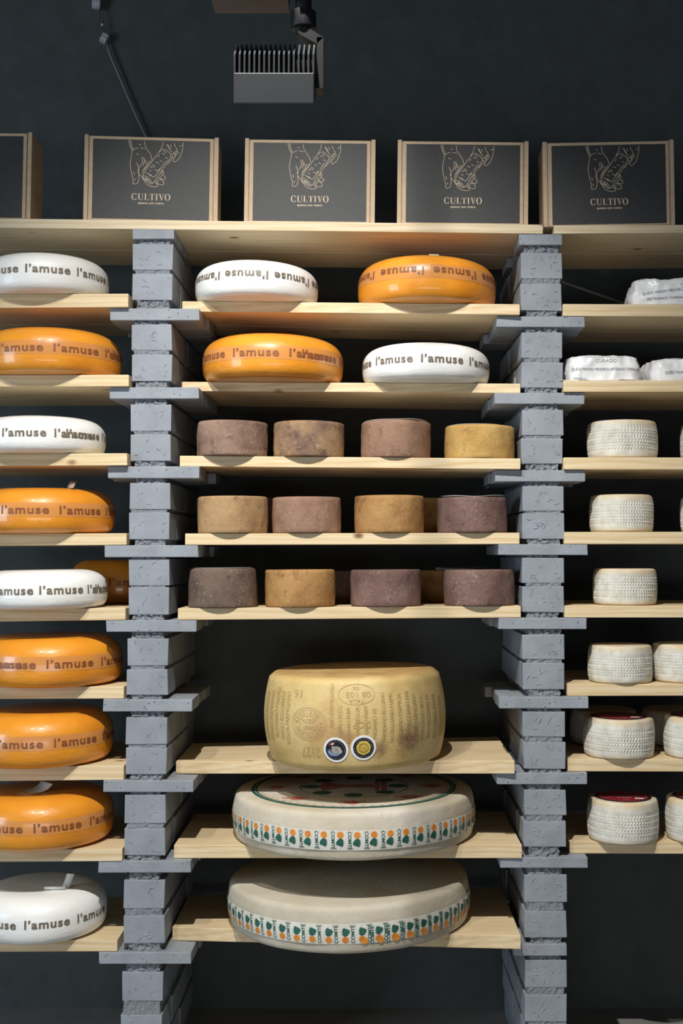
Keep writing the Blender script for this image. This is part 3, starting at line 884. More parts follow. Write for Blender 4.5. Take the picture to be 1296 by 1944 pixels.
# ------------------------------------------------------------------ tall golden stamped wheel
def golden():
    top, Yf = SH['M6']
    Yc = 2.892; cpx = 675.5
    R = 171.5 * Yc / F * .997; X = wx(cpx, Yc); z0 = top(X)
    h = .212
    root = thing('stamped_cheese', (X, Yc, z0), 'tall golden barrel-shaped wheel with dotted rind lettering and two round stickers', 'cheese')
    root.rotation_euler.y = SLOPE['M6']
    prof = [(.1, 0), (R * .86, 0), (R * .885, .003)]
    n = 20
    for k in range(n + 1):
        t = k / n
        r = R * (.90 + .10 * math.sin(math.pi * (.06 + .84 * t)) ** .8) if t < .5 else R * (.912 + .088 * math.sin(math.pi * (.06 + .84 * t)) ** .9)
        prof.append((r, .008 + (h - .026) * t))
    rt = prof[-1][0]
    prof += [(rt - .002, h - .012), (rt - .009, h - .006), (rt - .014, h - .002), (rt - .020, h), (.1, h - .001), (.05, h - .0015)]
    b = MB(); lathe(b, prof, 140); b.build('rind', M_PARM, root)
    rf = radius_fun(prof)
    w = Wrap(rf)
    # picture positions of the stamps -> angle and height on the side
    def pos(px, py):
        phi = math.asin(max(-.97, min(.97, (px - cpx) / 171.5))) - math.atan2(X, Yc)
        z = wz(py, Yc - R * math.cos(phi)) - z0
        return phi, z
    S = lambda cx, cy: (490 + cx / 3.503, 1240 + cy / 3.504)
    def T(body, cx, cy, wpx, hpx, flip=True, rot=0, bold=0.004):
        phi, z = pos(*S(cx, cy)); k = 2.69 / F / 3.503
        st = 1 / max(.5, math.cos(phi))
        w.put(text2d(body, wpx * k * (1 if rot else st), hpx * k * (st if rot else 1), bold, .006), phi, z, flip=flip and not rot, rot=rot, off=.0007)
    T('16', 287, 262, 52, 55); T('2127', 365, 655, 125, 70); T('DOP', 692, 480, 118, 45); T('08 105', 676, 280, 165, 36); T('ITALIA', 665, 322, 105, 26); T('CE', 662, 238, 40, 18)
    k = 2.69 / F / 3.503
    phi, z = pos(*S(664, 278)); w.put(ring2d(122 * k, 68 * k, .0009), phi, z)
    phi, z = pos(*S(362, 465)); w.put(ring2d(128 * k, 108 * k, .0009), phi, z); w.put(ring2d(112 * k, 94 * k, .0008), phi, z); w.put(ring2d(72 * k, 56 * k, .0008), phi, z)
    for j in range(46):
        a = 2 * math.pi * j / 46
        w.put(ellipse2d(.0008, .0008, 6, 137 * k * math.cos(a), 116 * k * math.sin(a)), phi, z)
    seal = 'REGGIANO PARMIGIANO '
    for j, chr_ in enumerate(seal):
        if chr_ == ' ': continue
        a = math.pi * .93 - 2 * math.pi * j / len(seal)
        vs, fs = text2d(chr_, None, 22 * k, .004, None)
        rr = (a - math.pi / 2); c, s_ = math.cos(rr), math.sin(rr)
        w.put(([(x * c - y * s_ + 92 * k * math.cos(a), x * s_ + y * c + 75 * k * math.sin(a)) for x, y in vs], fs), phi, z)
    T('SCELTA', 365, 445, 90, 26); T('CONSORZIO', 370, 490, 90, 24); 
    phi, z = pos(*S(362, 468)); w.put(line2d([(-70 * k, 0), (70 * k, 0)], .0008), phi, z)
    # columns of dotted lettering
    for (cx, cy, L, body) in ((85, 400, 330, 'PARMIGIANO-REGGIANO'), (118, 400, 330, 'GGIANO-PARMIGIANO'), (155, 380, 330, 'REGGIANO-PARMIGI'), (192, 400, 320, 'GIANO-REGGIANO-P'), (228, 420, 350, 'IGGOR-PARMIGIANO'),
                              (508, 350, 290, 'ANO-PARMIGIANO'), (560, 450, 200, 'GIANO-REGG'), (612, 480, 230, 'REGGIANO-PARM'), (668, 460, 200, 'IANO-REGGIA'), (720, 450, 180, 'GIANO-PARM'), (772, 470, 200, 'MIGIANO-RE'),
                              (830, 430, 320, 'PARMIGIANO-REGGIANO'), (880, 430, 330, 'NO-REGGIANO-PARMIG'), (932, 440, 330, 'REGGIANO-PARMIGIA'), (985, 420, 320, 'ANO-REGGIANO-PAR'), (1030, 430, 300, 'GIANO-PARMIGIANO'), (1075, 440, 300, 'PARMIGIANO-REGG'),
                              (1115, 430, 300, 'IANO-REGGIANO-PA'), (1160, 430, 300, 'REGGIANO-PARMI'), (1200, 430, 280, 'GIANO-PARMI')):
        T(body, cx, cy, L, 27, rot=math.pi / 2, bold=-.004)
    w.build('stamped_lettering', M_PINK, root)
    # two round stickers
    def sticker(cx, cy, r, kind, lab):
        phi, z = pos(cx, cy)
        w = Wrap(rf); k = r
        disc = lambda a, mi, off, x=0, y=0, bb=None: w.put(refine(*ellipse2d(a, bb or a, 36, x, y), .006), phi, z, mi, off=off)
        disc(k, 0, .0016); w.put(ring2d(k, k, .001), phi, z, 0, off=.0010)
        disc(k * .82, 1, .0020)
        if kind == 'gold':
            pts = [(k * (.56 + .014 * math.sin(7 * a)) * math.cos(a), k * (.56 + .014 * math.sin(7 * a)) * math.sin(a)) for a in [2 * math.pi * i / 60 for i in range(60)]]
            w.put(refine(pts, [list(range(60))], .006), phi, z, 2, off=.0026)
            w.put(ring2d(k * .40, k * .40, k * .05), phi, z, 3, off=.0031)
            w.put(ring2d(k * .30, k * .30, k * .03), phi, z, 3, off=.0031)
            w.put(text2d('16', k * .3, k * .26, 0.0, .006), phi, z, 3, off=.0031)
        else:
            disc(k * .52, 5, .0026, -.10 * k, -.16 * k, k * .34); disc(k * .50, 1, .0028, .02 * k, .10 * k, k * .40)
            # grey head turned to one side with ears and muzzle
            disc(k * .40, 2, .0031, .05 * k, 0, k * .30); disc(k * .22, 2, .0033, .3 * k, -.12 * k, k * .19)
            disc(k * .13, 2, .0033, -.2 * k, .22 * k, k * .09); disc(k * .12, 3, .0035, .06 * k, .06 * k, k * .04)
            w.put(refine([(-.45 * k, .35 * k), (-.1 * k, .45 * k), (-.05 * k, .6 * k), (-.42 * k, .55 * k)], [[0, 1, 2, 3]], .006), phi, z, 4, off=.0036)
            w.put(refine([(-.3 * k, .40 * k), (-.14 * k, .45 * k), (-.1 * k, .58 * k), (-.27 * k, .55 * k)], [[0, 1, 2, 3]], .006), phi, z, 0, off=.0039)
        for j in range(22):
            a = 2 * math.pi * j / 22 + .1
            if 8 < j < 11: continue
            c, s_ = math.cos(a), math.sin(a)
            vs, fs = ellipse2d(k * .035, k * .018, 4)
            w.put(([(k * .70 * c - (y * c + x * s_), k * .70 * s_ + (x * c - y * s_)) for x, y in vs], fs), phi, z, 0, off=.0024)
        mats = [M_SILV, M_NAVY, M_GOLDF if kind == 'gold' else M_COW, M_GOLDD, M_STKR, M_STKB]
        o = w.build('round_sticker', mats, root)
        o['label'] = lab
    sticker(640.5, 1423.5, .0285, 'cow', 'white-rimmed black sticker with a grey animal head')
    sticker(690, 1420.5, .0285, 'gold', 'white-rimmed black sticker with a gold seal')
golden()

# ------------------------------------------------------------------ wide cream wheels
def alpine(key, xl, xr, h, Yc, m, label, flip, printed, kz=.52):
    top, Yf = SH[key]
    hw = (xr - xl) / 2; cpx = (xl + xr) / 2
    R = hw * Yc / F * .995; X = wx(cpx, Yc); z0 = top(X)
    root = thing('mountain_cheese', (X, Yc, z0), label, 'cheese', 'wide cream wheels with a printed band')
    root.rotation_euler.y = SLOPE[key]
    prof = [(R * .5, 0), (R * .955, 0), (R * .965, .002)]
    n = 16
    for k in range(n + 1):
        t = k / n
        prof.append((R * (.968 + .032 * math.sin(math.pi * (.08 + .80 * t))), .005 + (h - .014) * t))
    rt = prof[-1][0]
    prof += [(rt - .003, h - .005), (rt - .008, h - .002), (rt - .014, h), (R * .5, h + .001)]
    def dr(a, r, z):
        if r < R * .8: return 0
        q = Vector((math.sin(a) * 2.5, math.cos(a) * 2.5, z * 16 + hw))
        return .0018 * noise.noise(q) + .0007 * noise.noise(q * 5)
    b = MB(); lathe(b, prof, 160, dr=dr); b.build('rind', m, root)
    base = radius_fun(prof)
    w = Wrap(lambda z: base(z) + .0018)
    zc = h * kz; N = 50; pitch = 2 * math.pi / N
    # pale band
    hh = .0225; vs = []; fs = []
    for k in range(121):
        for j in range(7): vs.append((2 * math.pi * k / 120 * w.r(zc), -hh + 2 * hh * j / 6))
    for k in range(120):
        for j in range(6): fs.append([k * 7 + j, (k + 1) * 7 + j, (k + 1) * 7 + j + 1, k * 7 + j + 1])
    w.put((vs, fs), 0, zc, 0, off=.0003)
    txt = text2d('COMTÉ', .0405, .0098, .022, .006)
    txt = ([(y - .0085, -x) for x, y in txt[0]], txt[1])        # reads downward
    dot = ellipse2d(.0076, .0076, 18, .0072, .0125); dot2 = ring2d(.0046, .0046, .0013, 14, cx=.0072, cy=.0125)
    a = -.35; bell = [(-.006, -.0085), (-.0085, -.004), (-.0062, .004), (-.003, .0075), (.0008, .0086), (.0042, .007), (.0068, .002), (.0088, -.006), (.0075, -.0085)]
    bell = [(x * math.cos(a) - y * math.sin(a) + .0065, x * math.sin(a) + y * math.cos(a) - .0035) for x, y in bell]
    bw = [(.0125 + .0022 * math.cos(q), -.004 + .0058 * math.sin(q)) for q in [2 * math.pi * i / 10 for i in range(10)]]
    for k in range(N):
        ph = k * pitch + .013
        jit = random.uniform(-.0006, .0006)
        for sh_, mi in ((txt, 1), (line2d([(-.0150, -.0205), (-.0150, .0205)], .0006), 1), (line2d([(-.0022, -.0205), (-.0022, .0205)], .0006), 1),
                        (dot, 2), (dot2, 3), ((bell, [list(range(len(bell)))]), 1), (line2d(bw + bw[:1], .0007), 1), (ellipse2d(.0007, .0007, 6, .0068, -.0178), 4)):
            w.put(sh_, ph, zc + jit, mi, flip=flip, off=.0009 + (.0003 if mi == 3 else 0))
    if flip:      # the strip overlaps itself towards one side
        for k in range(-14, 0):
            ph = -k * pitch * .985 - .10
            if not (.12 < ph < 1.5): continue
            for sh_, mi in ((txt, 1), (dot, 2)): w.put(sh_, ph + .012, zc - .004, mi, flip=True, off=.0013)
    w.build('printed_band', [M_STRIP, M_GREEN, M_ORINK, M_ORDK, M_DOT], root)
    if printed:
        V = []; Fc = []; MI = []
        def flat(shape, mi, x=0, y=0, lift=0):
            vs, fs = shape; bb = len(V)
            for (u, v) in vs: V.append((u + x, v + y, h + .0014 + lift))
            for f in fs: Fc.append([bb + i for i in f]); MI.append(mi)
        flat(ring2d(R * .850, R * .850, .0145, 120), 0); flat(ring2d(R * .824, R * .824, .001, 120), 3, lift=.0004)
        flat(ring2d(R * .452, R * .452, .0022, 72), 0)
        for k in range(8):
            an = math.pi / 4 * k + math.pi / 2
            flat(ellipse2d(.0225, .020, 20, R * .36 * math.cos(an), R * .36 * math.sin(an)), 0, lift=.0002)
            flat(line2d([(R * .36 * math.cos(an) - .012, R * .36 * math.sin(an)), (R * .36 * math.cos(an) + .012, R * .36 * math.sin(an))], .0012), 2, lift=.0005)
        # red emblem in the middle
        flat(([(-.075, -.05), (-.02, -.012), (.05, -.012), (.05, .02), (-.02, .02), (-.075, .055), (-.085, .0)], [list(range(7))]), 1)
        flat(([(.052, -.05), (.062, -.05), (.062, .06), (.052, .06)], [[0, 1, 2, 3]]), 1); flat(([(.068, -.055), (.08, -.055), (.08, .065), (.068, .065)], [[0, 1, 2, 3]]), 1)
        flat(([(-.105, -.02), (-.09, -.02), (-.09, .01), (-.105, .01)], [[0, 1, 2, 3]]), 1)
        for an, s in ((-90, 1), (-45, 1), (-135, 1), (0, 1), (180, 1), (45, 1), (135, 1), (90, 1)):
            t = math.radians(an); cx, cy = R * .64 * math.cos(t), R * .64 * math.sin(t)
            pts = []
            for i in range(9):
                q = 2 * math.pi * i / 9; rr = random.uniform(.012, .026)
                pts.append((rr * math.cos(q) * 1.1, rr * math.sin(q)))
            flat((pts, [list(range(9))]), 1, cx, cy)
            flat(line2d([(-.034, random.uniform(-.01, .01)), (-.01, random.uniform(-.015, .015)), (.03, random.uniform(-.02, .02))], .004), 1, cx, cy, .0002)
            flat(line2d([(-.028, -.022), (.028, -.024), (.03, .022), (-.03, .02), (-.028, -.022)], .0014), 2, cx, cy, .0002)
        for k in range(64):
            an = 2 * math.pi * k / 64
            flat(ellipse2d(.004, .0022, 6, R * .775 * math.cos(an), R * .775 * math.sin(an)), 2)
        decal('top_print', V, Fc, [M_GREEN, M_REDINK, M_PKINK, M_STRIP], root, MI)
alpine('M7', 445, 899.5, .108, 2.95, M_ALP, 'wide cream wheel with green and red print on top', False, True, .44)
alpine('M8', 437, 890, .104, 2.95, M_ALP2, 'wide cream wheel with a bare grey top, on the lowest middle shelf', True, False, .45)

# ------------------------------------------------------------------ white drums with a woven print
_pm = {}
def pleita_mesh(kind):
    if kind in _pm: return _pm[kind]
    R, h, rows = (.0855, .090, 9)
    N, per = 560, 7
    strokes = 70
    z0b, z1b = (.10, .90) if kind == 'plain' else (.09, .80)
    prof = []
    e = .006
    NZ = rows * per
    prof.append((R * .4, 0, None)); prof.append((R * .90, 0, None)); prof.append((R * .945, .002, None))
    for k in range(NZ + 1):
        t = k / NZ
        z = h * (.05 + (.95 - .05) * t)
        q = abs(t - .48) / .52
        r = R * (1 - .045 * q ** 3)
        prof.append((r, z, t))
    prof += [(R * .925, h * .985, None), (R * .88, h, None), (R * .80, h + .0004, None), (R * .3, h + .0004, None)]
    vs = []; fs = []
    for (r, z, t) in prof:
        for k in range(N):
            a = 2 * math.pi * k / N
            d = 0
            if t is not None:
                tt = (t - z0b) / (z1b - z0b)
                fade = max(0, min(1, tt / .04)) * max(0, min(1, (1 - tt) / .04))
                if fade > 0:
                    row = tt * rows; ri = int(row); fr = row - ri
                    sgn = 1 if ri % 2 == 0 else -1
                    ph = a * strokes + sgn * (fr - .5) * 4.2 + 1.3 * noise.noise((a * 3, tt * 5, 1))
                    s = (.5 + .5 * math.cos(ph)) ** .7
                    g = math.sin(math.pi * fr) ** .5
                    d = (-.0020 + .0025 * s * g) * fade * (.75 + .5 * noise.noise((a * 4, z * 60, 7)))
            d += .0012 * noise.noise((math.sin(a) * 2.5, math.cos(a) * 2.5, z * 22))
            vs.append(((r + d) * math.sin(a), -(r + d) * math.cos(a), z))
    for i in range(len(prof) - 1):
        for k in range(N):
            k2 = (k + 1) % N
            fs.append((i * N + k, i * N + k2, (i + 1) * N + k2, (i + 1) * N + k))
    n = len(vs); vs += [(0, 0, 0), (0, 0, h)]
    L = (len(prof) - 1) * N
    for k in range(N): fs.append((n, (k + 1) % N, k)); fs.append((n + 1, L + k, L + (k + 1) % N))
    me = bpy.data.meshes.new('woven_rind'); me.from_pydata(vs, [], fs)
    me.materials.append(M_PLEITA)
    for p in me.polygons: p.use_smooth = True
    me.update(); _pm[kind] = (me, R, h); return _pm[kind]
def white_drum(key, xl, xr, ytop, label, Yc=2.888, kind='plain', lab=False, rot=0.0):
    top, Yf = SH[key]
    me, R0, h0 = pleita_mesh(kind)
    hw = (xr - xl) / 2; cpx = (xl + xr) / 2
    R = hw * Yc / F * .995; X = wx(cpx, Yc); z0 = top(X)
    h = max(.07, wz(ytop, Yc - R * .75 if ytop < 1050 else Yc + R * .85) - z0)
    root = thing('drum_cheese', (X, Yc, z0), label, 'cheese', 'white drums with a woven print')
    root.rotation_euler.y = SLOPE[key]
    o = bpy.data.objects.new('rind', me); C.objects.link(o); o.parent = root
    o.scale = (R / R0, R / R0, h / h0); o.rotation_euler = (0, 0, rot)
    if lab:
        w = MB(); n = 48
        vs, fs = ellipse2d(R * .80, R * .80, n); w.add([(x, y, h + .0012) for x, y in vs], fs, 1)
        vs, fs = ellipse2d(R * .70, R * .70, n); w.add([(x, y, h + .0016) for x, y in vs], fs, 0)
        vs, fs = ring2d(R * .66, R * .66, .0007, n); w.add([(x, y, h + .0019) for x, y in vs], fs, 2)
        vs, fs = text2d('Queso Manchego', R * .95, R * .12, .01, None); w.add([(x, y - R * .04, h + .0020) for x, y in vs], fs, 3)
        vs, fs = text2d('Artesano', R * .42, R * .09, .0, None); w.add([(x, y - R * .22, h + .0020) for x, y in vs], fs, 2)
        w.add([(R * .26, -R * .42, h + .0021), (R * .52, -R * .40, h + .0021), (R * .52, -R * .28, h + .0021), (R * .26, -R * .29, h + .0021)], [[0, 1, 2, 3]], 3)
        vs, fs = ring2d(R * .09, R * .06, .0006, 16); w.add([(x, y - R * .46, h + .0020) for x, y in vs], fs, 2)
        o2 = w.build('round_label', [M_RED, M_BLACK, M_PKINK, M_PAPER], root)
        o2['label'] = 'dark red round label with a black rim'
white_drum('R3', 1115.5, 1248.5, 797, 'woven-print white drum on the third shelf, topmost beside the pillar', rot=.4)
white_drum('R3', 1294, 1425, 800, 'woven-print white drum just cut by the frame on the topmost drum shelf', rot=1.1)
white_drum('R4', 1119.5, 1239.5, 938.5, 'woven-print white drum directly below the topmost one beside the pillar', rot=1.9)
white_drum('R4', 1292.5, 1415, 942, 'woven-print white drum just cut by the frame on the second drum shelf', rot=2.3)
white_drum('R5', 1125, 1245.5, 1078.5, 'lone woven-print white drum on its shelf above the touching pair', rot=3.0)
white_drum('R6', 1114, 1235.5, 1219, 'woven-print white drum of the touching pair, nearer the pillar', kind='collar', rot=.9, Yc=2.878)
white_drum('R6', 1235.5, 1357, 1217, 'woven-print white drum of the touching pair, farther from the pillar', kind='plain', rot=4.0, Yc=2.892)
white_drum('R7', 1105, 1237.5, 1352, 'red-labelled white drum near the pillar, upper of the two red-labelled rows', kind='collar', lab=True, rot=2.0, Yc=2.880)
white_drum('R7', 1257, 1390, 1350, 'red-labelled white drum at the frame edge, upper of the two red-labelled rows', kind='collar', lab=True, rot=5.0, Yc=2.880)
white_drum('R7', 1080, 1205, 1338, 'shaded white drum behind the red-labelled drum near the pillar', Yc=3.065, rot=3.6)
white_drum('R7', 1214, 1340, 1338, 'shaded white drum behind and between the red-labelled drums', Yc=3.065, rot=1.3)
white_drum('R8', 1111.5, 1244.5, 1501, 'red-labelled white drum near the pillar on the lowest shelf', kind='collar', lab=True, rot=3.7, Yc=2.876)
white_drum('R8', 1259, 1392, 1500, 'red-labelled white drum at the frame edge on the lowest shelf', kind='collar', lab=True, rot=.2, Yc=2.880)

# ------------------------------------------------------------------ wrapped parcels
def parcel(key, xl, xr, ytop, label, seed, Yc, rz=0.0, dep=.17, texts=(), flap=True, slope=.02):
    top, Yf = SH[key]
    X = wx((xl + xr) / 2, Yc - dep / 2); w = (xr - xl) * (Yc - dep / 2) / F
    z0 = top(X); h = wz(ytop, Yc - dep * .25) - z0
    root = thing('wrapped_cheese', (X, Yc, z0), label, 'cheese', 'cheeses wrapped in white paper', rz)
    root.rotation_euler.y = SLOPE[key]
    nx, ny, nz = 44, 30, 14
    idx = {}; vs = []; fs = []
    def crumple(p):
        q = p * 21 + Vector((seed * 9, 0, 0))
        a = noise.noise(q); b_ = noise.noise(q * 2.2)
        return abs(a) * .009 + abs(b_) * .0028
    def vid(i, j, k):
        key_ = (i, j, k)
        if key_ not in idx:
            u, v, t = 2 * i / nx - 1, 2 * j / ny - 1, k / nz
            ins = 1 - .13 * t ** 1.8 - .05 * (1 - t) ** 3
            ru = 1 - .10 * abs(v) ** 4; rv = 1 - .08 * abs(u) ** 4
            x = u * w / 2 * ins * ru; y = v * dep / 2 * ins * rv
            tt = t - .10 * t * (abs(u) ** 5 + abs(v) ** 5) * .8
            z = h * tt
            p = Vector((x, y, z))
            d = crumple(p)
            cdir = Vector((u * abs(u) ** 3, v * abs(v) ** 3, (t > .6) * .8))
            p -= cdir * d if t > 0 else Vector((0, 0, 0))
            idx[key_] = len(vs); vs.append(p)
        return idx[key_]
    for i in range(nx):
        for j in range(ny):
            fs.append((vid(i, j, 0), vid(i, j + 1, 0), vid(i + 1, j + 1, 0), vid(i + 1, j, 0)))
            fs.append((vid(i, j, nz), vid(i + 1, j, nz), vid(i + 1, j + 1, nz), vid(i, j + 1, nz)))
    for i in range(nx):
        for k in range(nz):
            fs.append((vid(i, 0, k), vid(i + 1, 0, k), vid(i + 1, 0, k + 1), vid(i, 0, k + 1)))
            fs.append((vid(i, ny, k), vid(i, ny, k + 1), vid(i + 1, ny, k + 1), vid(i + 1, ny, k)))
    for j in range(ny):
        for k in range(nz):
            fs.append((vid(0, j, k), vid(0, j, k + 1), vid(0, j + 1, k + 1), vid(0, j + 1, k)))
            fs.append((vid(nx, j, k), vid(nx, j + 1, k), vid(nx, j + 1, k + 1), vid(nx, j, k + 1)))
    b = MB(); b.add(vs, fs, 0, True); o = b.build('paper_wrap', M_WRAP, root)
    if flap:
        fb = MB()
        for (u0, u1, ln) in ((-.55, -.30, .012), (.36, .54, .010), (-.3, .36, .005)):
            n = 12; v2 = []; f2 = []
            for i in range(n + 1):
                u = (u0 + (u1 - u0) * i / n) * w
                l_ = ln * (1 + .5 * noise.noise((u * 60, seed, 0)))
                yb = -dep / 2 * .93
                v2 += [(u, yb + .012, .0035), (u, yb - l_, .0012 + abs(noise.noise((u * 90, seed, 2))) * .005)]
            for i in range(n): f2.append((2 * i, 2 * i + 1, 2 * i + 3, 2 * i + 2))
            fb.add(v2, f2)
        fo = fb.build('folded_edge', M_WRAP, root)
        sm = fo.modifiers.new('thickness', 'SOLIDIFY'); sm.thickness = .0008
    # printing on the front, following the paper
    from mathutils.bvhtree import BVHTree
    bv = BVHTree.FromPolygons([Vector(p) for p in vs], fs)
    V = []; Fc = []; MI = []
    for (body, cu, ct, tw, th, mi, tilt) in texts:
        ts, tf = text2d(body, tw, th, -.004, .004)
        bb = len(V); c, s_ = math.cos(tilt), math.sin(tilt); ok = True; tmp = []
        for (x, y) in ts:
            xx = cu * w + x * c - y * s_; zz = ct * h + x * s_ + y * c
            hit = bv.ray_cast(Vector((xx, -.3, zz)), Vector((0, 1, 0)))
            if hit[0] is None: ok = False; tmp.append(None)
            else: tmp.append(hit[0] + Vector((0, -.0012, .0004)))
        last = Vector((0, -dep / 2, h * .9))
        good = {i for i, p in enumerate(tmp) if p is not None}
        V += [p if p is not None else last for p in tmp]
        for f in tf:
            if all(i in good for i in f): Fc.append([bb + i for i in f]); MI.append(mi)
    if V: decal('lettering', V, Fc, [M_BLUEINK, M_GREYINK], root, MI)
parcel('R2', 1072, 1230, 675, 'white paper-wrapped cheese nearest the pillar, its dark line of print readable', 1, 2.895, dep=.17,
       texts=(('QUESO MAHON MENORCA ARTESANO TORRALBA', .02, .42, .164, .0082, 0, 0), ('CURADO', .02, .74, .050, .0080, 1, 0), ('FORMATGE MAHON MENORCA ARTESA', .0, .865, .09, .0028, 1, 0), ('MENORCA', -.30, .10, .03, .005, 0, .0)))
parcel('R2', 1232, 1392, 681, 'white paper-wrapped cheese at the frame edge, beside another wrapped one', 2, 2.900, rz=.12, dep=.17,
       texts=(('QUESO MAHON MENORCA ARTESANO', -.02, .38, .13, .0082, 0, .05), ('CURADO', .05, .74, .050, .0080, 1, 0)), flap=False)
parcel('R1', 1203, 1400, 528, 'crumpled white paper parcel alone on the shelf above the other parcels', 3, 2.89, rz=-.12, dep=.18,
       texts=(('QUESO MAHON MENORCA', -.14, .44, .10, .0084, 0, .10), ('ARTESANO TORRALBA', -.10, .22, .10, .0055, 0, .04), ('CURADO', .12, .66, .05, .0065, 1, 0)), flap=False)

# ------------------------------------------------------------------ printed boxes
def serif(word, H):
    "bold-and-hairline capitals drawn as polygons; returns shapes scaled to cap height H, centred"
    V = []; Fc = []
    def q(*p):
        b = len(V); V.extend(p); Fc.append(list(range(b, b + len(p))))
    def ring(cx, a0, a1, w, n=30):
        b = len(V)
        for k in range(n + 1):
            t = math.radians(a0 + (a1 - a0) * k / n)
            V.append((cx + w / 2 * math.cos(t), .5 + .52 * math.sin(t)))
            V.append((cx + w / 2 * .60 * math.cos(t), .5 + .475 * math.sin(t)))
        for k in range(n): Fc.append([b + 2 * k, b + 2 * k + 2, b + 2 * k + 3, b + 2 * k + 1])
    def stem(x, w=.17, y0=0, y1=1, s=.09):
        q((x, y0), (x + w, y0), (x + w, y1), (x, y1))
        for yy in (y0, y1 - .045): q((x - s, yy), (x + w + s, yy), (x + w + s, yy + .045), (x - s, yy + .045))
    x = 0; gap = .16
    for ch in word:
        if ch == 'C':
            ring(x + .42, 42, 318, .84); q((x + .70, .68), (x + .755, .68), (x + .755, 1.0), (x + .70, .9)); q((x + .70, .12), (x + .755, .0), (x + .755, .3), (x + .70, .3)); x += .80 + gap
        elif ch == 'O': ring(x + .44, 0, 360, .88); x += .88 + gap
        elif ch == 'U':
            q((x + .09, .28), (x + .26, .28), (x + .26, 1), (x + .09, 1)); q((x, .955), (x + .35, .955), (x + .35, 1), (x, 1)); q((x + .71, .28), (x + .76, .28), (x + .76, 1), (x + .71, 1)); q((x + .62, .955), (x + .85, .955), (x + .85, 1), (x + .62, 1))
            b = len(V)
            for k in range(17):
                t = math.pi + math.pi * k / 16
                V.append((x + .425 + .335 * math.cos(t), .29 + .31 * math.sin(t))); th = .165 - .12 * k / 16
                V.append((x + .425 + (.335 - th) * math.cos(t), .29 + (.25) * math.sin(t)))
            for k in range(16): Fc.append([b + 2 * k, b + 2 * k + 2, b + 2 * k + 3, b + 2 * k + 1])
            x += .85 + gap
        elif ch == 'L': stem(x + .09); q((x + .26, 0), (x + .68, 0), (x + .68, .045), (x + .26, .045)); q((x + .62, 0), (x + .68, 0), (x + .68, .3), (x + .65, .3)); x += .66 + gap
        elif ch == 'T':
            stem(x + .29); q((x, .955), (x + .75, .955), (x + .75, 1), (x, 1)); q((x, .7), (x + .035, .7), (x + .07, 1), (x, 1)); q((x + .715, .7), (x + .75, .7), (x + .75, 1), (x + .68, 1)); x += .74 + gap
        elif ch == 'I': stem(x + .09); x += .35 + gap
        elif ch == 'V':
            q((x + .04, 1), (x + .24, 1), (x + .50, .0), (x + .40, .0)); q((x + .66, 1), (x + .71, 1), (x + .48, .0), (x + .44, .0)); q((x - .04, .955), (x + .34, .955), (x + .34, 1), (x - .04, 1)); q((x + .56, .955), (x + .81, .955), (x + .81, 1), (x + .56, 1)); x += .74 + gap
    W_ = x - gap
    return [((a - W_ / 2) * H, (b - .5) * H) for a, b in V], Fc, W_ * H
HAND = [  # strokes of the drawn hands holding a log, in the picture's own units
 [(490,215),(480,270),(472,330),(480,380),(492,430),(503,470),(500,498),(520,507),(545,490),(553,450),(550,420),(543,395)], [(543,395),(560,425),(580,440)], [(490,215),(510,195),(542,182)],
 [(455,120),(468,170),(490,215)], [(476,120),(484,165),(500,205)], [(456,126),(478,122)], [(459,140),(480,134)], [(463,154),(482,148)], [(468,168),(485,162)], [(474,182),(488,176)], [(480,196),(493,190)],
 [(595,125),(600,165),(625,205),(650,240),(665,285),(670,296)], [(530,315),(548,352),(543,395)], [(543,355),(552,372),(546,405)], [(575,265),(582,310),(558,355)], [(590,265),(598,300),(585,340)], [(605,285),(606,320)], [(525,235),(548,245)], [(545,150),(565,160)], [(560,185),(600,190)], [(630,300),(612,340),(588,380)], [(655,295),(632,330),(600,372),(580,410)], [(505,400),(512,425)], [(515,470),(522,455)],
 [(580,440),(610,380),(650,320),(690,265),(720,225),(745,197),(775,190),(810,215),(832,237),(825,265),(800,305),(770,350),(740,395),(715,435),(690,478),(665,500),(640,492),(605,468),(580,440)],
 [(585,434),(610,432),(640,450),(660,475),(668,498)], [(600,450),(625,462),(650,486)], [(612,446),(640,470)], [(595,445),(622,470)], [(615,402),(650,426),(685,440),(720,392),(760,332),(792,290)], [(668,330),(690,340)], [(700,305),(722,317)], [(735,292),(757,300)], [(670,347),(690,352)], [(640,410),(668,432)], [(690,372),(712,385),(752,348)], [(750,226),(777,236)], [(780,262),(802,272)], [(640,380),(660,388)], [(765,205),(790,222)], [(715,262),(730,240)], [(650,360),(665,340)],
 [(760,125),(752,165),(736,195),(720,225)], [(790,145),(815,185),(836,215)], [(800,150),(822,190)], [(855,135),(866,165)], [(905,162),(927,150)], [(935,125),(933,180),(920,225),(905,265),(880,290),(860,302),(848,287),(860,265),(872,245),(897,215)], [(885,200),(865,212),(838,238)], [(890,205),(868,225),(862,250)], [(880,210),(858,235)], [(830,250),(852,256),(800,322)], [(825,150),(832,170)], [(870,170),(885,195)],
 [(745,420),(775,425),(787,445),(775,460),(745,455),(728,440)], [(720,455),(755,463),(773,485),(765,505),(735,505),(710,490),(706,470)], [(690,485),(715,500),(716,520),(690,527),(650,519),(620,502),(580,447)], [(755,375),(770,395),(765,410),(745,405)], [(760,385),(748,398)], [(735,430),(748,440)], [(715,465),(725,480)]]
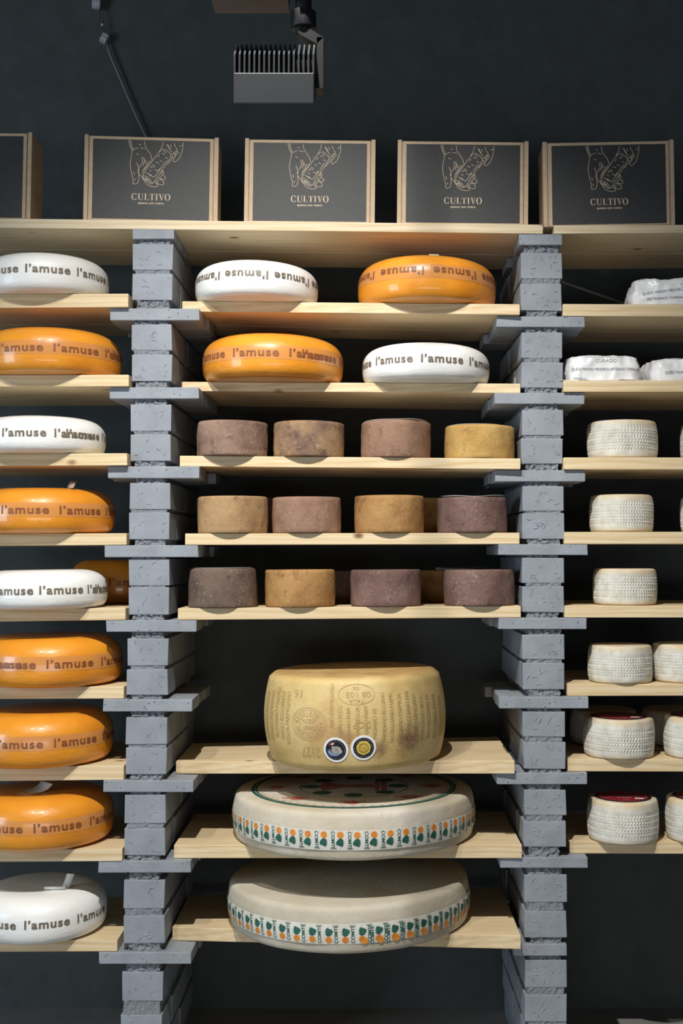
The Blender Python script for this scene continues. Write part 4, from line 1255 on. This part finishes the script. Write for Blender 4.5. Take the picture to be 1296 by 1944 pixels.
def printed_box(xl, xr, ytl, ytr, ybot, label, Yf=2.812, rz=0.0, dep=.105, key='T', shop=True, side_print=False):
    top, _ = SH[key]
    cx = (xl + xr) / 2
    X = wx(cx, Yf); w = (xr - xl) * Yf / F / math.cos(rz)
    z0 = top(X); h = wz((ytl + ytr) / 2, Yf) - z0
    root = thing('cardboard_box', (X, Yf, z0), label, 'box', 'printed cardboard boxes on the top board', rz)
    root.rotation_euler.y = SLOPE[key]
    b = MB(); b.box(-w / 2 + .001, w / 2 - .001, .005, dep, 0, h - .0015); b.build('carton', M_KRAFT, root, bevel=.0012)
    s = .0098
    b = MB(); b.box(-w / 2 + s + .0022, w / 2 - s - .0022, 0, .0045, .001, h - .002); b.build('lid_front', M_KRAFT, root, bevel=.001)
    for sx in (-1, 1):
        b = MB()
        x0, x1 = sorted((sx * w / 2, sx * (w / 2 - s)))
        b.box(x0, x1, .0005, .012, 0, h + .0015); b.build('side_flap', M_KRAFT, root, bevel=.001)
    PW = w - 2 * s - 2 * .0108; pz0, pz1 = .0045, h - .0092
    b = MB(); b.box(-PW / 2, PW / 2, -.0006, .0002, pz0, pz1); b.build('printed_panel', M_PANEL, root)
    if shop:
        V = []; Fc = []
        def put(shape, x, z):
            vs, fs = shape[0], shape[1]; bb = len(V)
            for (u, v) in vs: V.append((x + u, -.0011, z + v))
            for f in fs: Fc.append([bb + i for i in f])
        k = PW / 1027.0
        fx = lambda p: (p[0] - 658.5) * k
        fz = lambda p: pz1 - (p[1] - 112) * (pz1 - pz0) / 700.0
        for st in HAND: put(line2d([(fx(p), fz(p)) for p in st], .0011), 0, 0)
        sv, sf, sw = serif('CULTIVO', .0158)
        sc_ = 340 * k / sw
        put(([(x * sc_, y) for x, y in sv], sf), fx((660, 0)), fz((0, 615)))
        put(text2d('quesos con rostro', 228 * k, .0062, .02, None), fx((660, 0)), fz((0, 674)))
        decal('lettering', V, Fc, M_TAN, root)
    if side_print:
        V = []; Fc = []
        for (zz, yy, L) in ((.75, .045, .05), (.28, .035, .07), (.28, .05, .06), (.28, .065, .05), (.28, .08, .06)):
            n = int(L / .004)
            for i in range(n):
                if random.random() < .2: continue
                z = h * zz - L / 2 + i * .004; b0 = len(V)
                V += [(w / 2 + .0006, yy, z), (w / 2 + .0006, yy + .002, z), (w / 2 + .0006, yy + .002, z + .003), (w / 2 + .0006, yy, z + .003)]
                Fc.append([b0, b0 + 1, b0 + 2, b0 + 3])
        decal('side_lettering', V, Fc, M_BLKINK, root)
printed_box(-200, 51, 250, 251, 413, 'printed cardboard box cut off by the frame, only its plain end and side showing', shop=False, side_print=True, dep=.10)
printed_box(153.5, 409, 256, 262, 417, 'printed cardboard box standing above the brick pillar beside the waxed wheels, slightly turned', rz=.045)
printed_box(460.5, 711, 264, 265, 422, 'printed cardboard box above the upside-down-lettered white wheel', rz=.0)
printed_box(754, 1005, 267.5, 267.5, 425, 'printed cardboard box above the upside-down-lettered orange wheel', rz=0.0)
printed_box(1036, 1286, 269, 267, 428, 'printed cardboard box standing on the shorter top board', rz=-.03, key='TR', Yf=2.808)

# ------------------------------------------------------------------ track spotlight
def lamp():
    Y = 1.45; k = Y / F
    X0, X1 = wx(440, Y), wx(595, Y)
    zb, zm, zt = wz(199, Y), wz(140, Y), wz(104, Y)
    zfin = wz(70, Y)
    xc = (X0 + X1) / 2
    root = thing('track_spotlight', (xc, Y, 3.6), 'dark finned track spotlight hanging in front of the wall above the boxes', 'spotlight')
    L = lambda p: (p[0] - xc, p[1] - Y, p[2] - 3.6)
    b = MB()
    def box(x0, x1, y0, y1, z0, z1):
        b.box(x0 - xc, x1 - xc, y0 - Y, y1 - Y, z0 - 3.6, z1 - 3.6)
    vs = []
    for xx in (X0, X1):
        for (yy, zz) in ((Y - .004, zb), (Y + .055, zb + .034), (Y + .07, zm), (Y - .004, zm)): vs.append((xx - xc, yy - Y, zz - 3.6))
    b.add(vs, [(0, 1, 2, 3), (7, 6, 5, 4), (0, 4, 5, 1), (1, 5, 6, 2), (2, 6, 7, 3), (3, 7, 4, 0)])
    b.build('lamp_housing', M_LAMP, root, bevel=.0015)
    b = MB(); box(X0 + .003, X1 - .003, Y + .015, Y + .06, zm, zt); b.build('lamp_core', M_LAMPD, root)
    n = 17
    for i in range(n):
        x = X0 + (X1 - X0 - .0022) * i / (n - 1)
        b = MB()
        wd = .0022
        vs = [];
        for xx in (x, x + wd):
            for (yy, zz) in ((Y - .002, zm), (Y + .065, zm), (Y + .065, zfin), (Y + .022, zfin), (Y - .002, zt)): vs.append((xx - xc, yy - Y, zz - 3.6))
        b.add(vs, [(0, 1, 2, 3, 4), (9, 8, 7, 6, 5), (0, 5, 6, 1), (1, 6, 7, 2), (2, 7, 8, 3), (3, 8, 9, 4), (4, 9, 5, 0)])
        b.build('cooling_fin', M_LAMP if i in (0, n - 1) else M_LAMP, root)
    # bent arm
    ya = Y + .035
    pts = [(575, 44), (603, 57), (603, 150)]
    b = MB()
    box(wx(598, Y), wx(611, Y), ya - .012, ya + .012, wz(153, Y), wz(55, Y))
    vs = []
    for yy in (ya - .012, ya + .012):
        for (px, py) in ((562, 38), (575, 34), (611, 55), (598, 68), (562, 48)): vs.append((wx(px, Y) - xc, yy - Y, wz(py, Y) - 3.6))
    b.add(vs, [(0, 1, 2, 3, 4), (9, 8, 7, 6, 5), (0, 5, 6, 1), (1, 6, 7, 2), (2, 7, 8, 3), (3, 8, 9, 4), (4, 9, 5, 0)])
    box(wx(592, Y), wx(604, Y), ya - .008, ya + .008, wz(152, Y), wz(128, Y))
    b.build('bent_arm', M_LAMPD, root)
    def cyl(name, px, r, py0, py1, m, mk=None):
        b = MB(); x = wx(px, Y)
        z0, z1 = wz(py1, Y), wz(py0, Y) if py0 > -500 else 3.2
        lathe(b, [(r * .98, z0), (r, z0 + .001), (r, z1 - .001), (r * .98, z1)], 40)
        b.v = [(vx + x - xc, vy + ya - Y, vz - 3.6) for vx, vy, vz in b.v]
        b.build(name, m, root)
    cyl('swivel_joint', 569, 13.5 * k, 20, 44, M_LAMPD)
    cyl('swivel_collar', 571, 25 * k, 0, 32, M_LAMPD)
    cyl('stem', 571, 16 * k, -60, 2, M_LAMPD)
    b = MB(); zd = wz(26, Y + .06)
    box(wx(404, Y + .06), wx(548, Y + .06), Y - .02, Y + .06, zd, zd + .05); box(wx(556, Y), wx(586, Y), Y, Y + .06, zd + .028, zd + .05); box(wx(540, Y), wx(560, Y), Y + .01, Y + .05, zd + .03, zd + .05)
    b.build('driver_box', M_LAMPB, root, bevel=.001)
    b = MB(); box(wx(470, Y), wx(480, Y), Y + .015, Y + .025, zd + .05, 3.6); b.build('suspension_rod', M_LAMPD, root)
lamp()

# ------------------------------------------------------------------ cables on the wall
def cable_up():
    Y = 3.262
    P = lambda px, py, Y=Y: at(px, py, Y)
    base = P(203, 84)
    root = thing('hanging_cable', base, 'grey cable with two white connectors on the dark wall behind the boxes', 'cable')
    b = MB()
    px = [(203, 84), (206, 96), (212, 112), (222, 135), (235, 166), (248, 196), (262, 228), (278, 262), (296, 300), (316, 345), (338, 400), (352, 440)]
    tube(b, [P(*p) - base for p in px], .0030, 10); b.build('grey_sheath', M_CABLE, root)
    for (cx, cy, wd, ht, a, nm) in ((199, 72.5, .018, .020, .5, 1), (184, 2, .022, .034, .12, 2)):
        c = P(cx, cy, 3.258) - base
        b = MB()
        b.box(-wd / 2, wd / 2, -.008, .008, -ht / 2, ht / 2)
        for i in range(3):
            b.box(-wd / 2 + .001 + i * wd / 3, -wd / 2 + wd / 3 - .001 + i * wd / 3, -.005, .005, -ht / 2 - .006, -ht / 2 + .002)
            b.box(-wd / 2 + .002 + i * wd / 3, -wd / 2 + wd / 3 - .002 + i * wd / 3, -.010, -.006, -ht * .2, ht * .3)
        R_ = Matrix.Rotation(a, 3, 'Y')
        b.v = [tuple(R_ @ Vector(v) + c) for v in b.v]
        b.build('connector', M_CONN, root)
    b = MB()
    for (dx, s) in ((0, 1), (3, -1)):
        pts = [(186 + dx, 16), (189 + dx + 2 * s, 26), (193 + s * 4, 36), (194, 46), (194 + s * 4, 55), (198 + dx - 2, 66)]
        tube(b, [P(p[0], p[1], 3.258) - base for p in pts], .0012, 6)
    b.build('thin_wire', M_COPPER, root)
    b = MB(); c = P(194, 47, 3.255) - base
    lathe(b, [(.002, -.004), (.004, -.002), (.004, .002), (.002, .004)], 12); b.v = [(v[0] + c.x, v[1] + c.y, v[2] + c.z) for v in b.v]
    b.build('solder_joint', M_CONN, root)
cable_up()
def cable_low():
    Y = 3.2
    base = at(1040, 524, Y)
    root = thing('cable', base, 'grey cable sagging along the wall behind the single crumpled parcel', 'cable')
    b = MB()
    pts = [(1024, 519), (1040, 524), (1070, 537), (1100, 547), (1130, 557.5), (1160, 568), (1190, 578), (1230, 590), (1280, 602)]
    tube(b, [at(p[0], p[1], Y) - base for p in pts], .0048, 12)
    b.build('sheath', M_CABLE, root)
cable_low()
